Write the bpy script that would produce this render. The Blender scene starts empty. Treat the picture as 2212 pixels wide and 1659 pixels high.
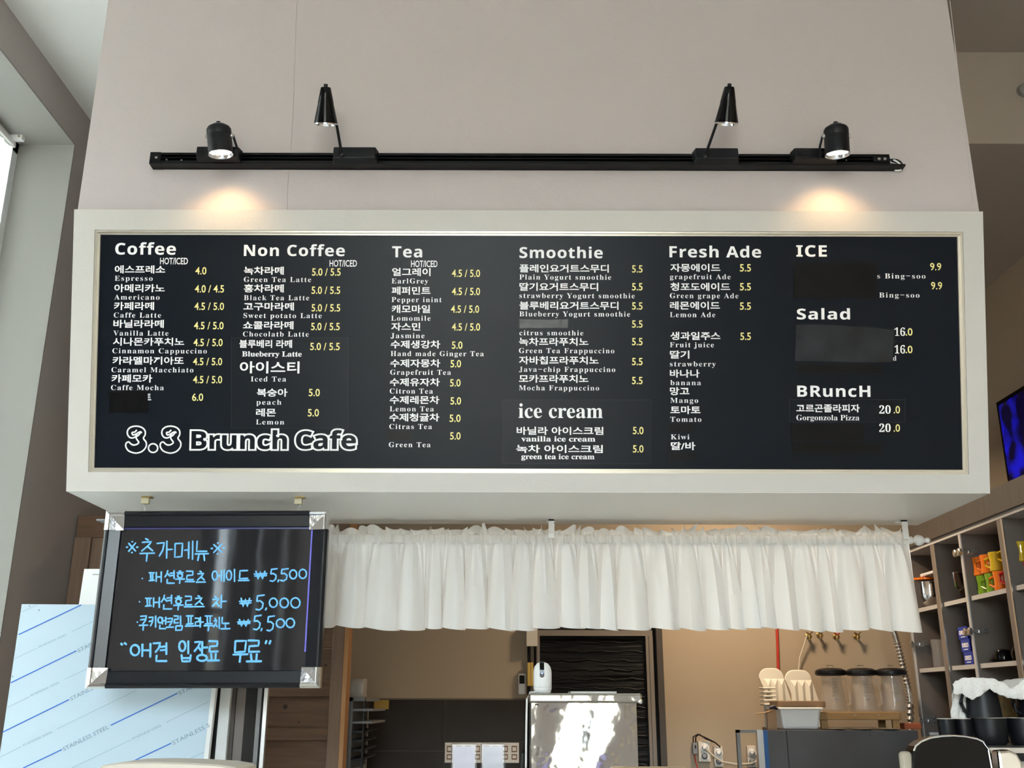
import bpy, math, random
from mathutils import Vector as V, Matrix
R = math.radians
rnd = random.Random(7)
S = bpy.context.scene
C = S.collection

# ------------------------------------------------------------------ camera
FPX, CX, CY, PITCH, ROLL = 2180.0, 1106.0, 829.5, R(17.56), R(0.14)
CAM = V((0, 0, 1.6))
cd = bpy.data.cameras.new('camera'); cam = bpy.data.objects.new('camera', cd); C.objects.link(cam)
cd.sensor_width = 36; cd.lens = 36 * FPX / 2212; cd.clip_start = .02; cd.clip_end = 200
ROT = Matrix.Rotation(R(90) + PITCH, 3, 'X') @ Matrix.Rotation(ROLL, 3, 'Z')
cam.matrix_world = Matrix.Translation(CAM) @ ROT.to_4x4()
S.camera = cam

def ray(u, v): return ROT @ V(((u - CX) / FPX, (CY - v) / FPX, -1))
def atY(u, v, Y): d = ray(u, v); return CAM + d * (Y / d.y)
def atX(u, v, X): d = ray(u, v); return CAM + d * (X / d.x)
def atZ(u, v, Z): d = ray(u, v); return CAM + d * ((Z - CAM.z) / d.z)

# ------------------------------------------------------------------ world, light, exposure
S.view_settings.view_transform = 'Standard'; S.view_settings.look = 'None'
S.view_settings.gamma = 1; S.view_settings.use_curve_mapping = False
S.view_settings.exposure = 0.95
S.cycles.use_denoising = True
S.cycles.max_bounces = 10; S.cycles.diffuse_bounces = 6; S.cycles.transparent_max_bounces = 12
S.cycles.caustics_reflective = False; S.cycles.caustics_refractive = False
S.cycles.sample_clamp_indirect = 6
W = bpy.data.worlds.new('sky'); S.world = W; W.use_nodes = True
nt = W.node_tree; nt.nodes.clear()
wo = nt.nodes.new('ShaderNodeOutputWorld'); bg = nt.nodes.new('ShaderNodeBackground')
tc = nt.nodes.new('ShaderNodeTexCoord'); sx = nt.nodes.new('ShaderNodeSeparateXYZ'); cr = nt.nodes.new('ShaderNodeValToRGB')
nt.links.new(tc.outputs['Generated'], sx.inputs[0]); nt.links.new(sx.outputs['Z'], cr.inputs[0])
cr.color_ramp.elements[0].position = 0.0; cr.color_ramp.elements[0].color = (.22, .21, .18, 1)
cr.color_ramp.elements[1].position = 0.05; cr.color_ramp.elements[1].color = (.80, .90, 1.0, 1)
nt.links.new(cr.outputs[0], bg.inputs[0]); bg.inputs[1].default_value = 22
nt.links.new(bg.outputs[0], wo.inputs[0])

def area(name, loc, rot, sx_, sy_, power, col, portal=False):
    l = bpy.data.lights.new(name, 'AREA'); l.shape = 'RECTANGLE'; l.size = sx_; l.size_y = sy_; l.energy = power; l.color = col
    if portal: l.cycles.is_portal = True
    o = bpy.data.objects.new(name, l); C.objects.link(o); o.location = loc; o.rotation_euler = rot
    return o
XL, XR, YB, YF, ZC = -1.75, 2.27, 5.3, -3.6, 3.9
sl_ = bpy.data.lights.new('sun', 'SUN'); sl_.energy = 60; sl_.angle = R(1); sl_.color = (1, .95, .88)
so_ = bpy.data.objects.new('sun', sl_); C.objects.link(so_); so_.rotation_euler = V((.50, 1.0, -1.02)).to_track_quat('-Z', 'Y').to_euler()
area('front_window_portal', (-.4, YF + .02, 1.95), (R(90), 0, R(180)), 2.2, 3.3, 1, (1, 1, 1), True).rotation_euler = (R(90), 0, 0)
area('left_window_portal', (XL - .2, -1.45, 2.1), (R(90), 0, R(-90)), 3.3, 3.0, 1, (1, 1, 1), True)

# ------------------------------------------------------------------ materials
def mat(name, col, rough=.6, metal=0, bump=None, var=None, emit=None, trans=0, ior=1.45, coat=0, aniso=None, alpha=1, spec=.5, sheen=0):
    m = bpy.data.materials.new(name); m.use_nodes = True
    n = m.node_tree.nodes; L = m.node_tree.links; b = n['Principled BSDF']
    b.inputs['Base Color'].default_value = (*col, 1); b.inputs['Roughness'].default_value = rough
    b.inputs['Metallic'].default_value = metal; b.inputs['IOR'].default_value = ior
    b.inputs['Transmission Weight'].default_value = trans; b.inputs['Coat Weight'].default_value = coat
    b.inputs['Specular IOR Level'].default_value = spec; b.inputs['Alpha'].default_value = alpha
    b.inputs['Sheen Weight'].default_value = sheen
    t = n.new('ShaderNodeTexCoord')
    if bump:
        sc, st = bump[0], bump[1]
        mp = n.new('ShaderNodeMapping'); L.new(t.outputs['Object'], mp.inputs[0])
        if len(bump) > 2: mp.inputs['Scale'].default_value = bump[2]
        nz = n.new('ShaderNodeTexNoise'); nz.inputs['Scale'].default_value = sc; nz.inputs['Detail'].default_value = 4
        L.new(mp.outputs[0], nz.inputs[0])
        bp = n.new('ShaderNodeBump'); bp.inputs['Strength'].default_value = st; bp.inputs['Distance'].default_value = .002 if len(bump) < 4 else bump[3]
        L.new(nz.outputs[0], bp.inputs['Height']); L.new(bp.outputs[0], b.inputs['Normal'])
    if var:   # (scale, second colour, stretch)
        mp = n.new('ShaderNodeMapping'); L.new(t.outputs['Object'], mp.inputs[0]); mp.inputs['Scale'].default_value = var[2]
        nz = n.new('ShaderNodeTexNoise'); nz.inputs['Scale'].default_value = var[0]; nz.inputs['Detail'].default_value = 5
        L.new(mp.outputs[0], nz.inputs[0])
        r = n.new('ShaderNodeValToRGB'); r.color_ramp.elements[0].position = .3; r.color_ramp.elements[1].position = .7
        r.color_ramp.elements[0].color = (*col, 1); r.color_ramp.elements[1].color = (*var[1], 1)
        L.new(nz.outputs[0], r.inputs[0]); L.new(r.outputs[0], b.inputs['Base Color'])
    if emit: b.inputs['Emission Color'].default_value = (*emit[0], 1); b.inputs['Emission Strength'].default_value = emit[1]
    return m
def hx(r, g, b):
    f = lambda c: ((c / 255 + .055) / 1.055) ** 2.4 if c > 10 else c / 3294
    return (f(r), f(g), f(b))
M = {}
M['wall'] = mat('wall_paper_greige', (.54, .487, .485), .75, bump=(160, .25), var=(1.2, (.525, .472, .47), (1, 1, 1)))
M['frame'] = mat('embossed_cream_paper', (.56, .535, .505), .6, bump=(110, .35))
M['wall_shade'] = mat('wall_paper_shaded', (.34, .305, .285), .8, bump=(160, .2))  # same wall paper, darkened for the side turned away from the window
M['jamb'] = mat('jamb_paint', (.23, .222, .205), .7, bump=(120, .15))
M['ceil'] = mat('ceiling_paint', (.70, .71, .69), .8, bump=(150, .12))
M['kceil'] = mat('kitchen_ceiling_paint', (.36, .305, .26), .55, bump=(60, .1))
M['kwall'] = mat('kitchen_wall_paint', (.40, .32, .235), .7, bump=(150, .15))
M['tile'] = mat('dark_brown_tile', (.017, .012, .009), .55, spec=.3, bump=(30, .1), var=(4, (.026, .018, .014), (1, 1, 1)))
M['grout'] = mat('grout', (.16, .13, .10), .8)
M['floor'] = mat('floor_tile', (.55, .54, .53), .4, var=(3, (.50, .49, .48), (1, 1, 1)))
M['board'] = mat('black_acrylic', (.0045, .007, .012), .30, spec=.16)
M['white'] = mat('white_vinyl_lettering', (.90, .90, .92), .5)
M['yellow'] = mat('yellow_vinyl_lettering', (.88, .78, .30), .5)
M['tape'] = mat('black_tape', (.002, .002, .003), .3, spec=.2, bump=(35, .5))
M['film'] = mat('black_film_sticker', (.0055, .008, .013), .29, spec=.18)
M['filmedge'] = mat('sticker_edge', (.03, .034, .042), .4)
M['black'] = mat('black_painted_metal', (.005, .005, .006), .4, spec=.22)
M['satin'] = mat('black_satin_plastic', (.0045, .005, .007), .42, spec=.3)
M['gloss'] = mat('black_gloss', (.002, .002, .0025), .14, spec=.25)
M['chrome'] = mat('chrome', (.85, .85, .86), .12, 1)
M['corner'] = mat('chromed_plastic_corner', (.86, .86, .86), .12, 1, bump=(18, .25, (1, 1, 1), .01))
M['steel'] = mat('polished_stainless', (.42, .40, .36), .10, 1, bump=(4.5, .45, (1, 1, 1), .03))
M['brushed'] = mat('brushed_steel', (.60, .60, .60), .3, 1)
M['bulb'] = mat('lamp_glow', (1, 1, 1), .5, emit=((1, .93, .78), 4))
M['glassoff'] = mat('lamp_glass', (.8, .8, .8), .2)
M['film_blue'] = mat('blue_tinted_protective_film', (.46, .575, .67), .25, bump=(6, .12, (1, 1, 1), .01))
M['inkblue'] = mat('blue_ink', (.02, .12, .48), .5)
M['inkgrey'] = mat('grey_blue_ink', (.18, .25, .34), .5)
M['whitep'] = mat('white_plastic', (.80, .80, .80), .35)
M['ivory'] = mat('ivory_plastic', (.66, .60, .52), .4)
M['whitem'] = mat('white_painted_steel', (.78, .79, .79), .4, var=(9, (.6, .62, .62), (1, 1, 1)))
M['wood'] = mat('dark_pine', (.085, .042, .021), .6, bump=(12, .2, (1, 1, 12)), var=(5, (.14, .072, .035), (1.2, 1, 14)))
M['woodv'] = mat('pine_post', (.12, .07, .042), .55, var=(5, (.16, .095, .055), (14, 14, 1)))
M['woodl'] = mat('pale_wood', (.36, .22, .09), .5, var=(6, (.28, .16, .06), (2, 14, 14)))
M['knot'] = mat('knot', (.03, .014, .008), .6)
M['orange_edge'] = mat('raw_wood_edge', (.34, .16, .055), .5)
M['dkglass'] = mat('dark_glass', (.03, .028, .026), .1)
M['grey'] = mat('grey_metal', (.18, .18, .18), .4)
M['greyp'] = mat('grey_plastic', (.25, .26, .28), .5)
M['fridge'] = mat('brushed_grey_steel', (.085, .085, .09), .42, .3, bump=(4, .2, (1, 1, 1), .01), var=(3, (.06, .055, .057), (1, 1, 1)))
M['bluestrip'] = mat('blue_strip', (.01, .08, .25), .5)
M['laminate'] = mat('grey_wood_laminate', (.052, .042, .036), .6, var=(8, (.07, .058, .050), (14, 14, 1)))
M['cabin'] = mat('cabinet_inner_laminate', (.12, .097, .083), .6)
M['edge'] = mat('pale_edge_band', (.42, .41, .41), .5)
M['postface'] = mat('taupe_laminate', (.17, .145, .13), .5)
M['brass'] = mat('brass', (.45, .33, .14), .3, 1)
M['red'] = mat('red_pipe_paint', (.45, .04, .02), .5)
M['hose'] = mat('white_hose', (.62, .56, .46), .5)
M['dark'] = mat('dark_void', (.006, .006, .006), .7)
M['doorblack'] = mat('black_door_sheet', (.004, .004, .0045), .45, spec=.2, bump=(3.2, .9, (.55, 1, 6), .03))
M['doorframe'] = mat('bronze_aluminium', (.20, .17, .14), .4)
M['doordark'] = mat('dark_bronze', (.06, .048, .038), .5)
M['glass'] = None
M['acryl'] = None
def thin_glass(name, col, rough=.02, k=1.0):
    m = bpy.data.materials.new(name); m.use_nodes = True; n = m.node_tree.nodes; L = m.node_tree.links
    n.remove(n['Principled BSDF']); g = n.new('ShaderNodeBsdfGlossy'); g.inputs['Roughness'].default_value = rough
    t = n.new('ShaderNodeBsdfTransparent'); t.inputs[0].default_value = (*col, 1); fr_ = n.new('ShaderNodeFresnel'); fr_.inputs[0].default_value = 1.45
    mt = n.new('ShaderNodeMath'); mt.operation = 'MULTIPLY'; mt.inputs[1].default_value = k; L.new(fr_.outputs[0], mt.inputs[0])
    mx = n.new('ShaderNodeMixShader'); L.new(mt.outputs[0], mx.inputs[0]); L.new(t.outputs[0], mx.inputs[1]); L.new(g.outputs[0], mx.inputs[2]); L.new(mx.outputs[0], n['Material Output'].inputs[0])
    return m
M['glass'] = thin_glass('clear_plastic', (.80, .80, .78), .06, 1.5)
M['acryl'] = thin_glass('clear_acrylic', (.85, .87, .92), .06, 1.5)
M['pane'] = thin_glass('window_glass', (.95, .97, .96))
M['jarglass'] = mat('blender_jar_plastic', (.60, .56, .52), .1, alpha=.16, spec=.8)
M['cupglass'] = mat('drinking_glass', (.6, .6, .6), .06, alpha=.10, spec=1)
M['orange'] = mat('orange_glaze', (.65, .15, .01), .12, coat=.6)
M['green'] = mat('green_glaze', (.14, .26, .01), .12, coat=.6)
M['yel'] = mat('yellow_glaze', (.55, .36, .01), .12, coat=.6)
M['redg'] = mat('red_glaze', (.42, .01, .015), .12, coat=.6)
M['bluebox'] = mat('blue_box_card', (.012, .03, .30), .4)
M['card'] = mat('brown_card', (.26, .16, .09), .7)
M['cork'] = mat('brown_fibre', (.16, .10, .04), .9, var=(60, (.09, .06, .03), (1, 1, 1)))
M['foam'] = mat('white_foam', (.74, .70, .62), .7)
M['paper'] = mat('paper', (.74, .72, .68), .7)
M['terracotta'] = mat('terracotta', (.33, .08, .03), .6)
M['yellowsticky'] = mat('yellow_note', (.42, .28, .06), .7)
M['yellowtag'] = mat('yellow_block', (.62, .42, .10), .5)
M['towel'] = mat('white_terry', (.78, .76, .74), .95, bump=(220, .9, (1, 1, 1), .006), sheen=.4)
M['chalk'] = mat('blue_marker', (.15, .50, .98), .5, emit=None)
M['cbpanel'] = mat('marker_board_glass', (.016, .015, .017), .04, spec=.9, bump=(1.2, .08, (1, 1, 1), .02))
M['cbframe'] = mat('black_anodised_frame', (.005, .006, .009), .28, .0, spec=.45)
M['tvscreen'] = mat('tv_screen', (0, 0, 0), .2, emit=((.0, .0, .9), .28))
M['posscreen'] = mat('pos_screen', (.1, .1, .2), .2, emit=((.45, .45, .8), .9))
M['led'] = mat('blue_led', (0, 0, .2), .2, emit=((.1, .15, 1), 6))
M['greencoat'] = mat('dark_green_cable', (.03, .04, .035), .5)
# TV picture: blotches of blue
n = M['tvscreen'].node_tree.nodes; L = M['tvscreen'].node_tree.links
tcn = n.new('ShaderNodeTexCoord'); nz = n.new('ShaderNodeTexNoise'); nz.inputs['Scale'].default_value = 9
rp = n.new('ShaderNodeValToRGB'); rp.color_ramp.elements[0].position = .45; rp.color_ramp.elements[1].position = .68
rp.color_ramp.elements[0].color = (0, 0, .03, 1); rp.color_ramp.elements[1].color = (.01, .01, .95, 1)
L.new(tcn.outputs['Object'], nz.inputs[0]); L.new(nz.outputs[0], rp.inputs[0]); L.new(rp.outputs[0], n['Principled BSDF'].inputs['Emission Color'])
# curtain cloth: diffuse + translucent
def cloth(name, col, tr):
    m = bpy.data.materials.new(name); m.use_nodes = True; n = m.node_tree.nodes; L = m.node_tree.links
    b = n['Principled BSDF']; b.inputs['Base Color'].default_value = (*col, 1); b.inputs['Roughness'].default_value = .45; b.inputs['Sheen Weight'].default_value = .2
    t = n.new('ShaderNodeBsdfTranslucent'); t.inputs[0].default_value = (*col, 1)
    mx = n.new('ShaderNodeMixShader'); mx.inputs[0].default_value = tr
    L.new(b.outputs[0], mx.inputs[1]); L.new(t.outputs[0], mx.inputs[2]); L.new(mx.outputs[0], n['Material Output'].inputs[0])
    return m
M['satin_white'] = cloth('white_satin', (.90, .89, .87), .28)
M['sheer'] = cloth('white_sheer', (.78, .78, .75), .45)
M['darkcurtain'] = cloth('backlit_curtain', (.10, .10, .11), .1)  # cloth colour darkened to look backlit

# ------------------------------------------------------------------ mesh builder
class MB:
    def __init__(s, o=(0, 0, 0)): s.v = []; s.f = []; s.o = V(o)
    def add(s, vs, fs):
        b = len(s.v); s.v += [V(p) for p in vs]; s.f += [[b + i for i in f] for f in fs]; return s
    def hexa(s, p):   # 8 corners: bottom 4 (ccw), top 4
        return s.add(p, [(3, 2, 1, 0), (4, 5, 6, 7), (0, 1, 5, 4), (1, 2, 6, 5), (2, 3, 7, 6), (3, 0, 4, 7)])
    def box(s, x0, x1, y0, y1, z0, z1):
        x0, x1 = sorted((x0, x1)); y0, y1 = sorted((y0, y1)); z0, z1 = sorted((z0, z1))
        return s.hexa([(x0, y0, z0), (x1, y0, z0), (x1, y1, z0), (x0, y1, z0), (x0, y0, z1), (x1, y0, z1), (x1, y1, z1), (x0, y1, z1)])
    def slab(s, quad, th):   # quad of 4 world points thickened along -normal side by vector th
        th = V(th); q = [V(p) for p in quad]
        return s.add(q + [p + th for p in q], [(0, 1, 2, 3), (7, 6, 5, 4), (0, 4, 5, 1), (1, 5, 6, 2), (2, 6, 7, 3), (3, 7, 4, 0)])
    def prism(s, pts, th):
        th = V(th); n = len(pts); q = [V(p) for p in pts]
        fs = [tuple(range(n)), tuple(range(2 * n - 1, n - 1, -1))] + [(i, i + n, (i + 1) % n + n, (i + 1) % n) for i in range(n)]
        return s.add(q + [p + th for p in q], fs)
    def lathe(s, prof, loc=(0, 0, 0), axis=(0, 0, 1), seg=24, closed=True):
        a = V(axis).normalized(); t = V((1, 0, 0)) if abs(a.x) < .8 else V((0, 1, 0)); x = a.cross(t).normalized(); y = a.cross(x); loc = V(loc)
        vs = []; fs = []
        for r, h in prof:
            for k in range(seg):
                w = 2 * math.pi * k / seg; vs.append(loc + a * h + (x * math.cos(w) + y * math.sin(w)) * max(r, 1e-5))
        for i in range(len(prof) - 1):
            for k in range(seg):
                k2 = (k + 1) % seg; fs.append((i * seg + k, i * seg + k2, (i + 1) * seg + k2, (i + 1) * seg + k))
        if closed:
            fs.append(tuple(range(seg - 1, -1, -1))); fs.append(tuple((len(prof) - 1) * seg + k for k in range(seg)))
        return s.add(vs, fs)
    def tube(s, pts, r, seg=8, flat=1.0, flatdir=None):
        pts = [V(p) for p in pts]; vs = []; fs = []; n = len(pts)
        for i, p in enumerate(pts):
            d = (pts[min(i + 1, n - 1)] - pts[max(i - 1, 0)])
            d = d.normalized() if d.length > 1e-9 else V((0, 0, 1))
            up = V(flatdir) if flatdir else (V((0, 0, 1)) if abs(d.z) < .9 else V((0, 1, 0)))
            x = d.cross(up).normalized(); y = x.cross(d).normalized()
            rr = r[i] if isinstance(r, (list, tuple)) else r
            for k in range(seg):
                w = 2 * math.pi * k / seg; vs.append(p + x * math.cos(w) * rr + y * math.sin(w) * rr * flat)
        for i in range(n - 1):
            for k in range(seg):
                k2 = (k + 1) % seg; fs.append((i * seg + k, i * seg + k2, (i + 1) * seg + k2, (i + 1) * seg + k))
        fs.append(tuple(range(seg - 1, -1, -1))); fs.append(tuple((n - 1) * seg + k for k in range(seg)))
        return s.add(vs, fs)
    def grid(s, fn, nu, nv):
        vs = [fn(i / nu, j / nv) for j in range(nv + 1) for i in range(nu + 1)]
        fs = [(j * (nu + 1) + i, j * (nu + 1) + i + 1, (j + 1) * (nu + 1) + i + 1, (j + 1) * (nu + 1) + i) for j in range(nv) for i in range(nu)]
        return s.add(vs, fs)
    def build(s, name, m, parent=None, bevel=0, smooth=False, solid=0, seg=2):
        me = bpy.data.meshes.new(name); me.from_pydata([p - s.o for p in s.v], [], s.f); me.update()
        me.materials.append(M[m] if isinstance(m, str) else m)
        o = bpy.data.objects.new(name, me); C.objects.link(o)
        if parent: o.parent = parent
        else: o.location = s.o
        if smooth:
            me.shade_smooth()
            try: me.set_sharp_from_angle(angle=R(40))
            except Exception: pass
        if solid: k = o.modifiers.new('s', 'SOLIDIFY'); k.thickness = solid
        if bevel:
            k = o.modifiers.new('b', 'BEVEL'); k.width = bevel; k.segments = seg; k.limit_method = 'ANGLE'
        return o

def T(name, label, cat, loc=(0, 0, 0), group=None, rot=None):
    o = bpy.data.objects.new(name, None); C.objects.link(o); o.location = loc; o.empty_display_size = .05
    if rot: o.rotation_euler = rot
    return tag(o, label, cat, group)
def tag(o, label, cat, group=None):
    o['label'] = label; o['category'] = cat
    if group: o['group'] = group
    return o
def st(o): o['kind'] = 'structure'; return o
def lab(o, t): o['label'] = t; return o
def child_builder(root):
    return lambda: MB(root.location)
def dup(root, loc, label, rot=None):
    r = root.copy(); C.objects.link(r); r.location = loc; r['label'] = label
    if rot is not None: r.rotation_euler = rot
    for ch in list(root.children):
        c = ch.copy(); C.objects.link(c); c.parent = r
        for g in ch.children:
            d = g.copy(); C.objects.link(d); d.parent = c
    return r

# ------------------------------------------------------------------ text
def math_map(s, up, lo, dg):
    return ''.join(chr(up + ord(c) - 65) if 'A' <= c <= 'Z' else chr(lo + ord(c) - 97) if 'a' <= c <= 'z' else chr(dg + ord(c) - 48) if c.isdigit() else c for c in s)
serif = lambda s: math_map(s, 0x1D400, 0x1D41A, 0x1D7CE)
sansb = lambda s: math_map(s, 0x1D5D4, 0x1D5EE, 0x1D7EC)
def text_raw(body, off=0, space=1, res=3):
    c = bpy.data.curves.new('t', 'FONT'); c.body = body; c.offset = off; c.space_character = space; c.resolution_u = res
    o = bpy.data.objects.new('t', c); C.objects.link(o)
    dg = bpy.context.evaluated_depsgraph_get(); ev = o.evaluated_get(dg); me = ev.to_mesh()
    vs = [v.co.copy() for v in me.vertices]; fs = [tuple(p.vertices) for p in me.polygons]
    ev.to_mesh_clear(); bpy.data.objects.remove(o); bpy.data.curves.remove(c)
    return vs, fs
_ref = {}
def refbox(kind, off):
    k = (kind, off)
    if k not in _ref:
        vs, _ = text_raw({'ko': '레', 'serif': serif('E'), 'sansb': sansb('E'), 'plain': 'E', 'lowserif': serif('x')}[kind], off)
        _ref[k] = (min(v.y for v in vs), max(v.y for v in vs))
    return _ref[k]
def text_mesh(mb, body, pL, pR, up, base_h, kind, off=0, space=1, lift=V((0, 0, 0))):
    """text from pL to pR (world, bottom corners of the reference glyph); base_h = height of the reference glyph in metres"""
    b = {'ko': body, 'serif': serif(body), 'sansb': sansb(body), 'plain': body, 'lowserif': serif(body)}[kind]
    vs, fs = text_raw(b, off, space)
    y0, y1 = refbox(kind, off); x0 = min(v.x for v in vs); x1 = max(v.x for v in vs)
    ax = (pR - pL) / (x1 - x0); upv = up.normalized() * (base_h / (y1 - y0))
    mb.add([pL + lift + ax * (v.x - x0) + upv * (v.y - y0) for v in vs], fs)
    return mb

# ================================================================== STRUCTURE
def sbox(name, m, *boxes):
    mb = MB()
    for b in boxes: mb.box(*b)
    return st(mb.build(name, m))
sbox('floor', 'floor', (XL - .3, XR + .1, YF - .1, YB + .1, -.1, 0))
sbox('ceiling', 'ceil', (XL - .3, XR + .1, YF - .1, YB + .1, ZC, ZC + .1))
# kitchen's lower ceiling on the right, its front edge facing the room
KZ = 3.50
KY = 3.16
sbox('ceiling_kitchen', 'kceil', (1.30, XR, KY, YB, KZ, ZC - .001))
sbox('ceiling_right_shade', 'kceil', (1.373, XR, .5, KY - .001, ZC - .02, ZC - .001))  # darker panel under the white ceiling stands in for shade here
# left wall with two window openings
HZ = atX(162, 312, XL).z; JY = atX(162, 312, XL).y
w1a, w1b = 1.9, JY
sbox('wall_left', 'wall_shade',
     (XL, XL - .3, YF, -3.1, 0, ZC), (XL, XL - .3, -3.1, .17, 0, .6), (XL, XL - .3, -3.1, .17, 3.6, ZC),
     (XL, XL - .3, .17, w1a, 0, ZC), (XL, XL - .3, w1a, w1b, 0, .9), (XL, XL - .3, w1a, w1b, HZ, ZC), (XL, XL - .3, w1b, YB, 0, ZC))
# lining of the window recess (darker colour than the wall): jamb and head
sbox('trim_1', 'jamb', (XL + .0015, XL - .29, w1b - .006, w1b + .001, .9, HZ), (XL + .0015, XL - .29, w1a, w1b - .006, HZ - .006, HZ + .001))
def window(name, y0, y1, z0, z1, nmull):
    f = MB(); x = XL - .27
    f.box(x, x + .05, y0, y1, z0, z0 + .05); f.box(x, x + .05, y0, y1, z1 - .05, z1)
    for i in range(nmull + 1):
        y = y0 + (y1 - y0 - .05) * i / nmull; f.box(x, x + .05, y, y + .05, z0, z1)
    o = st(f.build(name, 'whitem')); MB().box(x + .02, x + .024, y0, y1, z0, z1).build('pane', 'pane', o)
    return o
window('window_1', w1a, w1b, .9, HZ, 2)
window('window_2', -3.1, .17, .6, 3.6, 4)
# front wall behind the camera with a wide shop window
sbox('wall_front', 'wall', (XL - .3, -1.5, YF, YF - .2, 0, ZC), (.7, XR + .1, YF, YF - .2, 0, ZC), (-1.5, .7, YF, YF - .2, 0, .3), (-1.5, .7, YF, YF - .2, 3.6, ZC))
f = MB()
for x in (-1.5, -.77, -.04, .65): f.box(x, x + .05, YF - .1, YF - .04, .3, 3.6)
f.box(-1.5, .7, YF - .1, YF - .04, .3, .36); f.box(-1.5, .7, YF - .1, YF - .04, 3.54, 3.6); f.box(-1.5, .7, YF - .1, YF - .04, 2.4, 2.46)
o = st(f.build('window_3', 'whitem')); MB().box(-1.5, .7, YF - .075, YF - .07, .3, 3.6).build('pane', 'pane', o)
# added unseen slope outside the shop windows, hides the low sky
M['slope'] = mat('winter_slope', (.10, .085, .06), .9, var=(1.5, (.30, .28, .24), (1, 1, .35)))
hs = MB()
hs.grid(lambda s_, t_: V((-18 + 36 * s_, -7 - 8 * t_, -.15 + 3.9 * t_ ** .8 + .4 * math.sin(s_ * 30) * t_)), 60, 12)
hs.grid(lambda s_, t_: V((-5.5 - 6 * t_, -15 + 22 * s_, -.15 + 2.8 * t_ ** .8 + .4 * math.sin(s_ * 22) * t_)), 60, 12)
st(hs.build('added_slope', 'slope', smooth=True)); st(MB().box(-18, 18, -16, YF - .2, -.2, -.16).build('ground', 'slope'))
st(MB().box(-18, XL - .3, YF - .2, 9, -.2, -.16).build('ground', 'slope'))
sbox('wall_right', 'kwall', (XR, XR + .2, YF, YB, 0, ZC))
sbox('wall_back', 'kwall', (XL - .3, XR + .2, YB, YB + .15, 0, ZC))
# upper wall (bulkhead) above the menu
UY = 2.672
ux0 = atY(168, 452, UY).x; ux1 = atY(2115, 456, UY).x
zft = atY(1106, 454.5, 2.65).z
wu = sbox('wall_upper', 'wall', (ux0, ux1, UY, 3.39, zft - .02, ZC))
sp = [atY(641, 0, UY), atY(637, 100, UY), atY(634, 200, UY), atY(629, 300, UY), atY(624, 370, UY), atY(620, 410, UY), atY(620, 452, UY)]
MB(wu.location).tube(sp, .0019, 6).build('wallpaper_seam', 'wall', wu)
for (ua, ub) in (((2052, 2), (2102, 440)),):
    MB(wu.location).tube([atY(*ua, UY), atY(*ub, UY)], .0014, 6).build('corner_bead', 'wall', wu)

# ================================================================== MENU SIGN
PT = V((0, 2.65, atY(1106, 454.5, 2.65).z)); PB = V((0, 2.85, atY(1106, 1063, 2.85).z))
sv = (PT - PB).normalized(); fn = V((0, -sv.z, sv.y)); xv = V((1, 0, 0))
def F(u, v, off=0.0):
    d = ray(u, v); t = (PB + fn * off - CAM).dot(fn) / d.dot(fn); return CAM + d * t
def FL(p): return V((p.x, (p - PB).dot(sv)))       # face coordinates
def FW(x, s, off=0.0): return V((x, PB.y, PB.z)) + sv * s + fn * off
zb = PB.z
c = [FL(F(*p)) for p in ((161, 452), (2124, 457), (2138, 1066), (142, 1060))]
fx0 = (c[0].x + c[3].x) / 2; fx1 = (c[1].x + c[2].x) / 2; fs1 = (c[0].y + c[1].y) / 2; fs0 = 0
c = [FL(F(*p)) for p in ((206, 496), (2083, 501), (2091, 1026), (189, 1018))]
ix0 = (c[0].x + c[3].x) / 2; ix1 = (c[1].x + c[2].x) / 2; is1 = (c[0].y + c[1].y) / 2; is0 = (c[2].y + c[3].y) / 2
root = T('menu_sign', 'wide black menu board in a cream box frame below the track lights', 'menu board', ((fx0 + fx1) / 2, 3.1, zb))
B = child_builder(root)
DP = .030
mb = B()   # frame ring with return
def ring(mb, a, b, off_a, off_b):   # a, b = (x0,x1,s0,s1) outer/inner
    A = [FW(a[0], a[2], off_a), FW(a[1], a[2], off_a), FW(a[1], a[3], off_a), FW(a[0], a[3], off_a)]
    Bq = [FW(b[0], b[2], off_b), FW(b[1], b[2], off_b), FW(b[1], b[3], off_b), FW(b[0], b[3], off_b)]
    mb.add(A + Bq, [(i, (i + 1) % 4, (i + 1) % 4 + 4, i + 4) for i in range(4)])
O_ = (fx0, fx1, fs0, fs1); I_ = (ix0, ix1, is0, is1)
ring(mb, O_, I_, 0, 0); ring(mb, I_, I_, 0, -DP - .01)
# sides, top, underside, back
YBK = 3.39
def q(*p): mb.add(p, [(0, 1, 2, 3)])
tl, tr, br, bl = FW(fx0, fs1), FW(fx1, fs1), FW(fx1, 0), FW(fx0, 0)
tlb, trb = V((fx0, YBK, PT.z)), V((fx1, YBK, PT.z)); blb, brb = V((fx0, YBK, zb)), V((fx1, YBK, zb))
q(tl, tlb, trb, tr); q(tl, bl, blb, tlb); q(tr, trb, brb, br); q(tlb, blb, brb, trb)
mb.build('box_frame', 'frame', root)
us = B(); us.slab([bl + V((0, 0, .001)), br + V((0, 0, .001)), brb + V((0, 0, .001)), blb + V((0, 0, .001))], (0, 0, -.0015)); lab(us.build('underside', mat('underside_bounce_white', (.82, .81, .77), .35), root), 'smooth underside of the box, whitened for the light from below')  # whiter than the frame, partly to stand in for light from below
tr_ = B()
e = .006
ring(tr_, I_, (ix0 + e, ix1 - e, is0 + e, is1 - e), -.004, -.004); ring(tr_, (ix0 + e, ix1 - e, is0 + e, is1 - e), (ix0 + e, ix1 - e, is0 + e, is1 - e), -.004, -.012)
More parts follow.
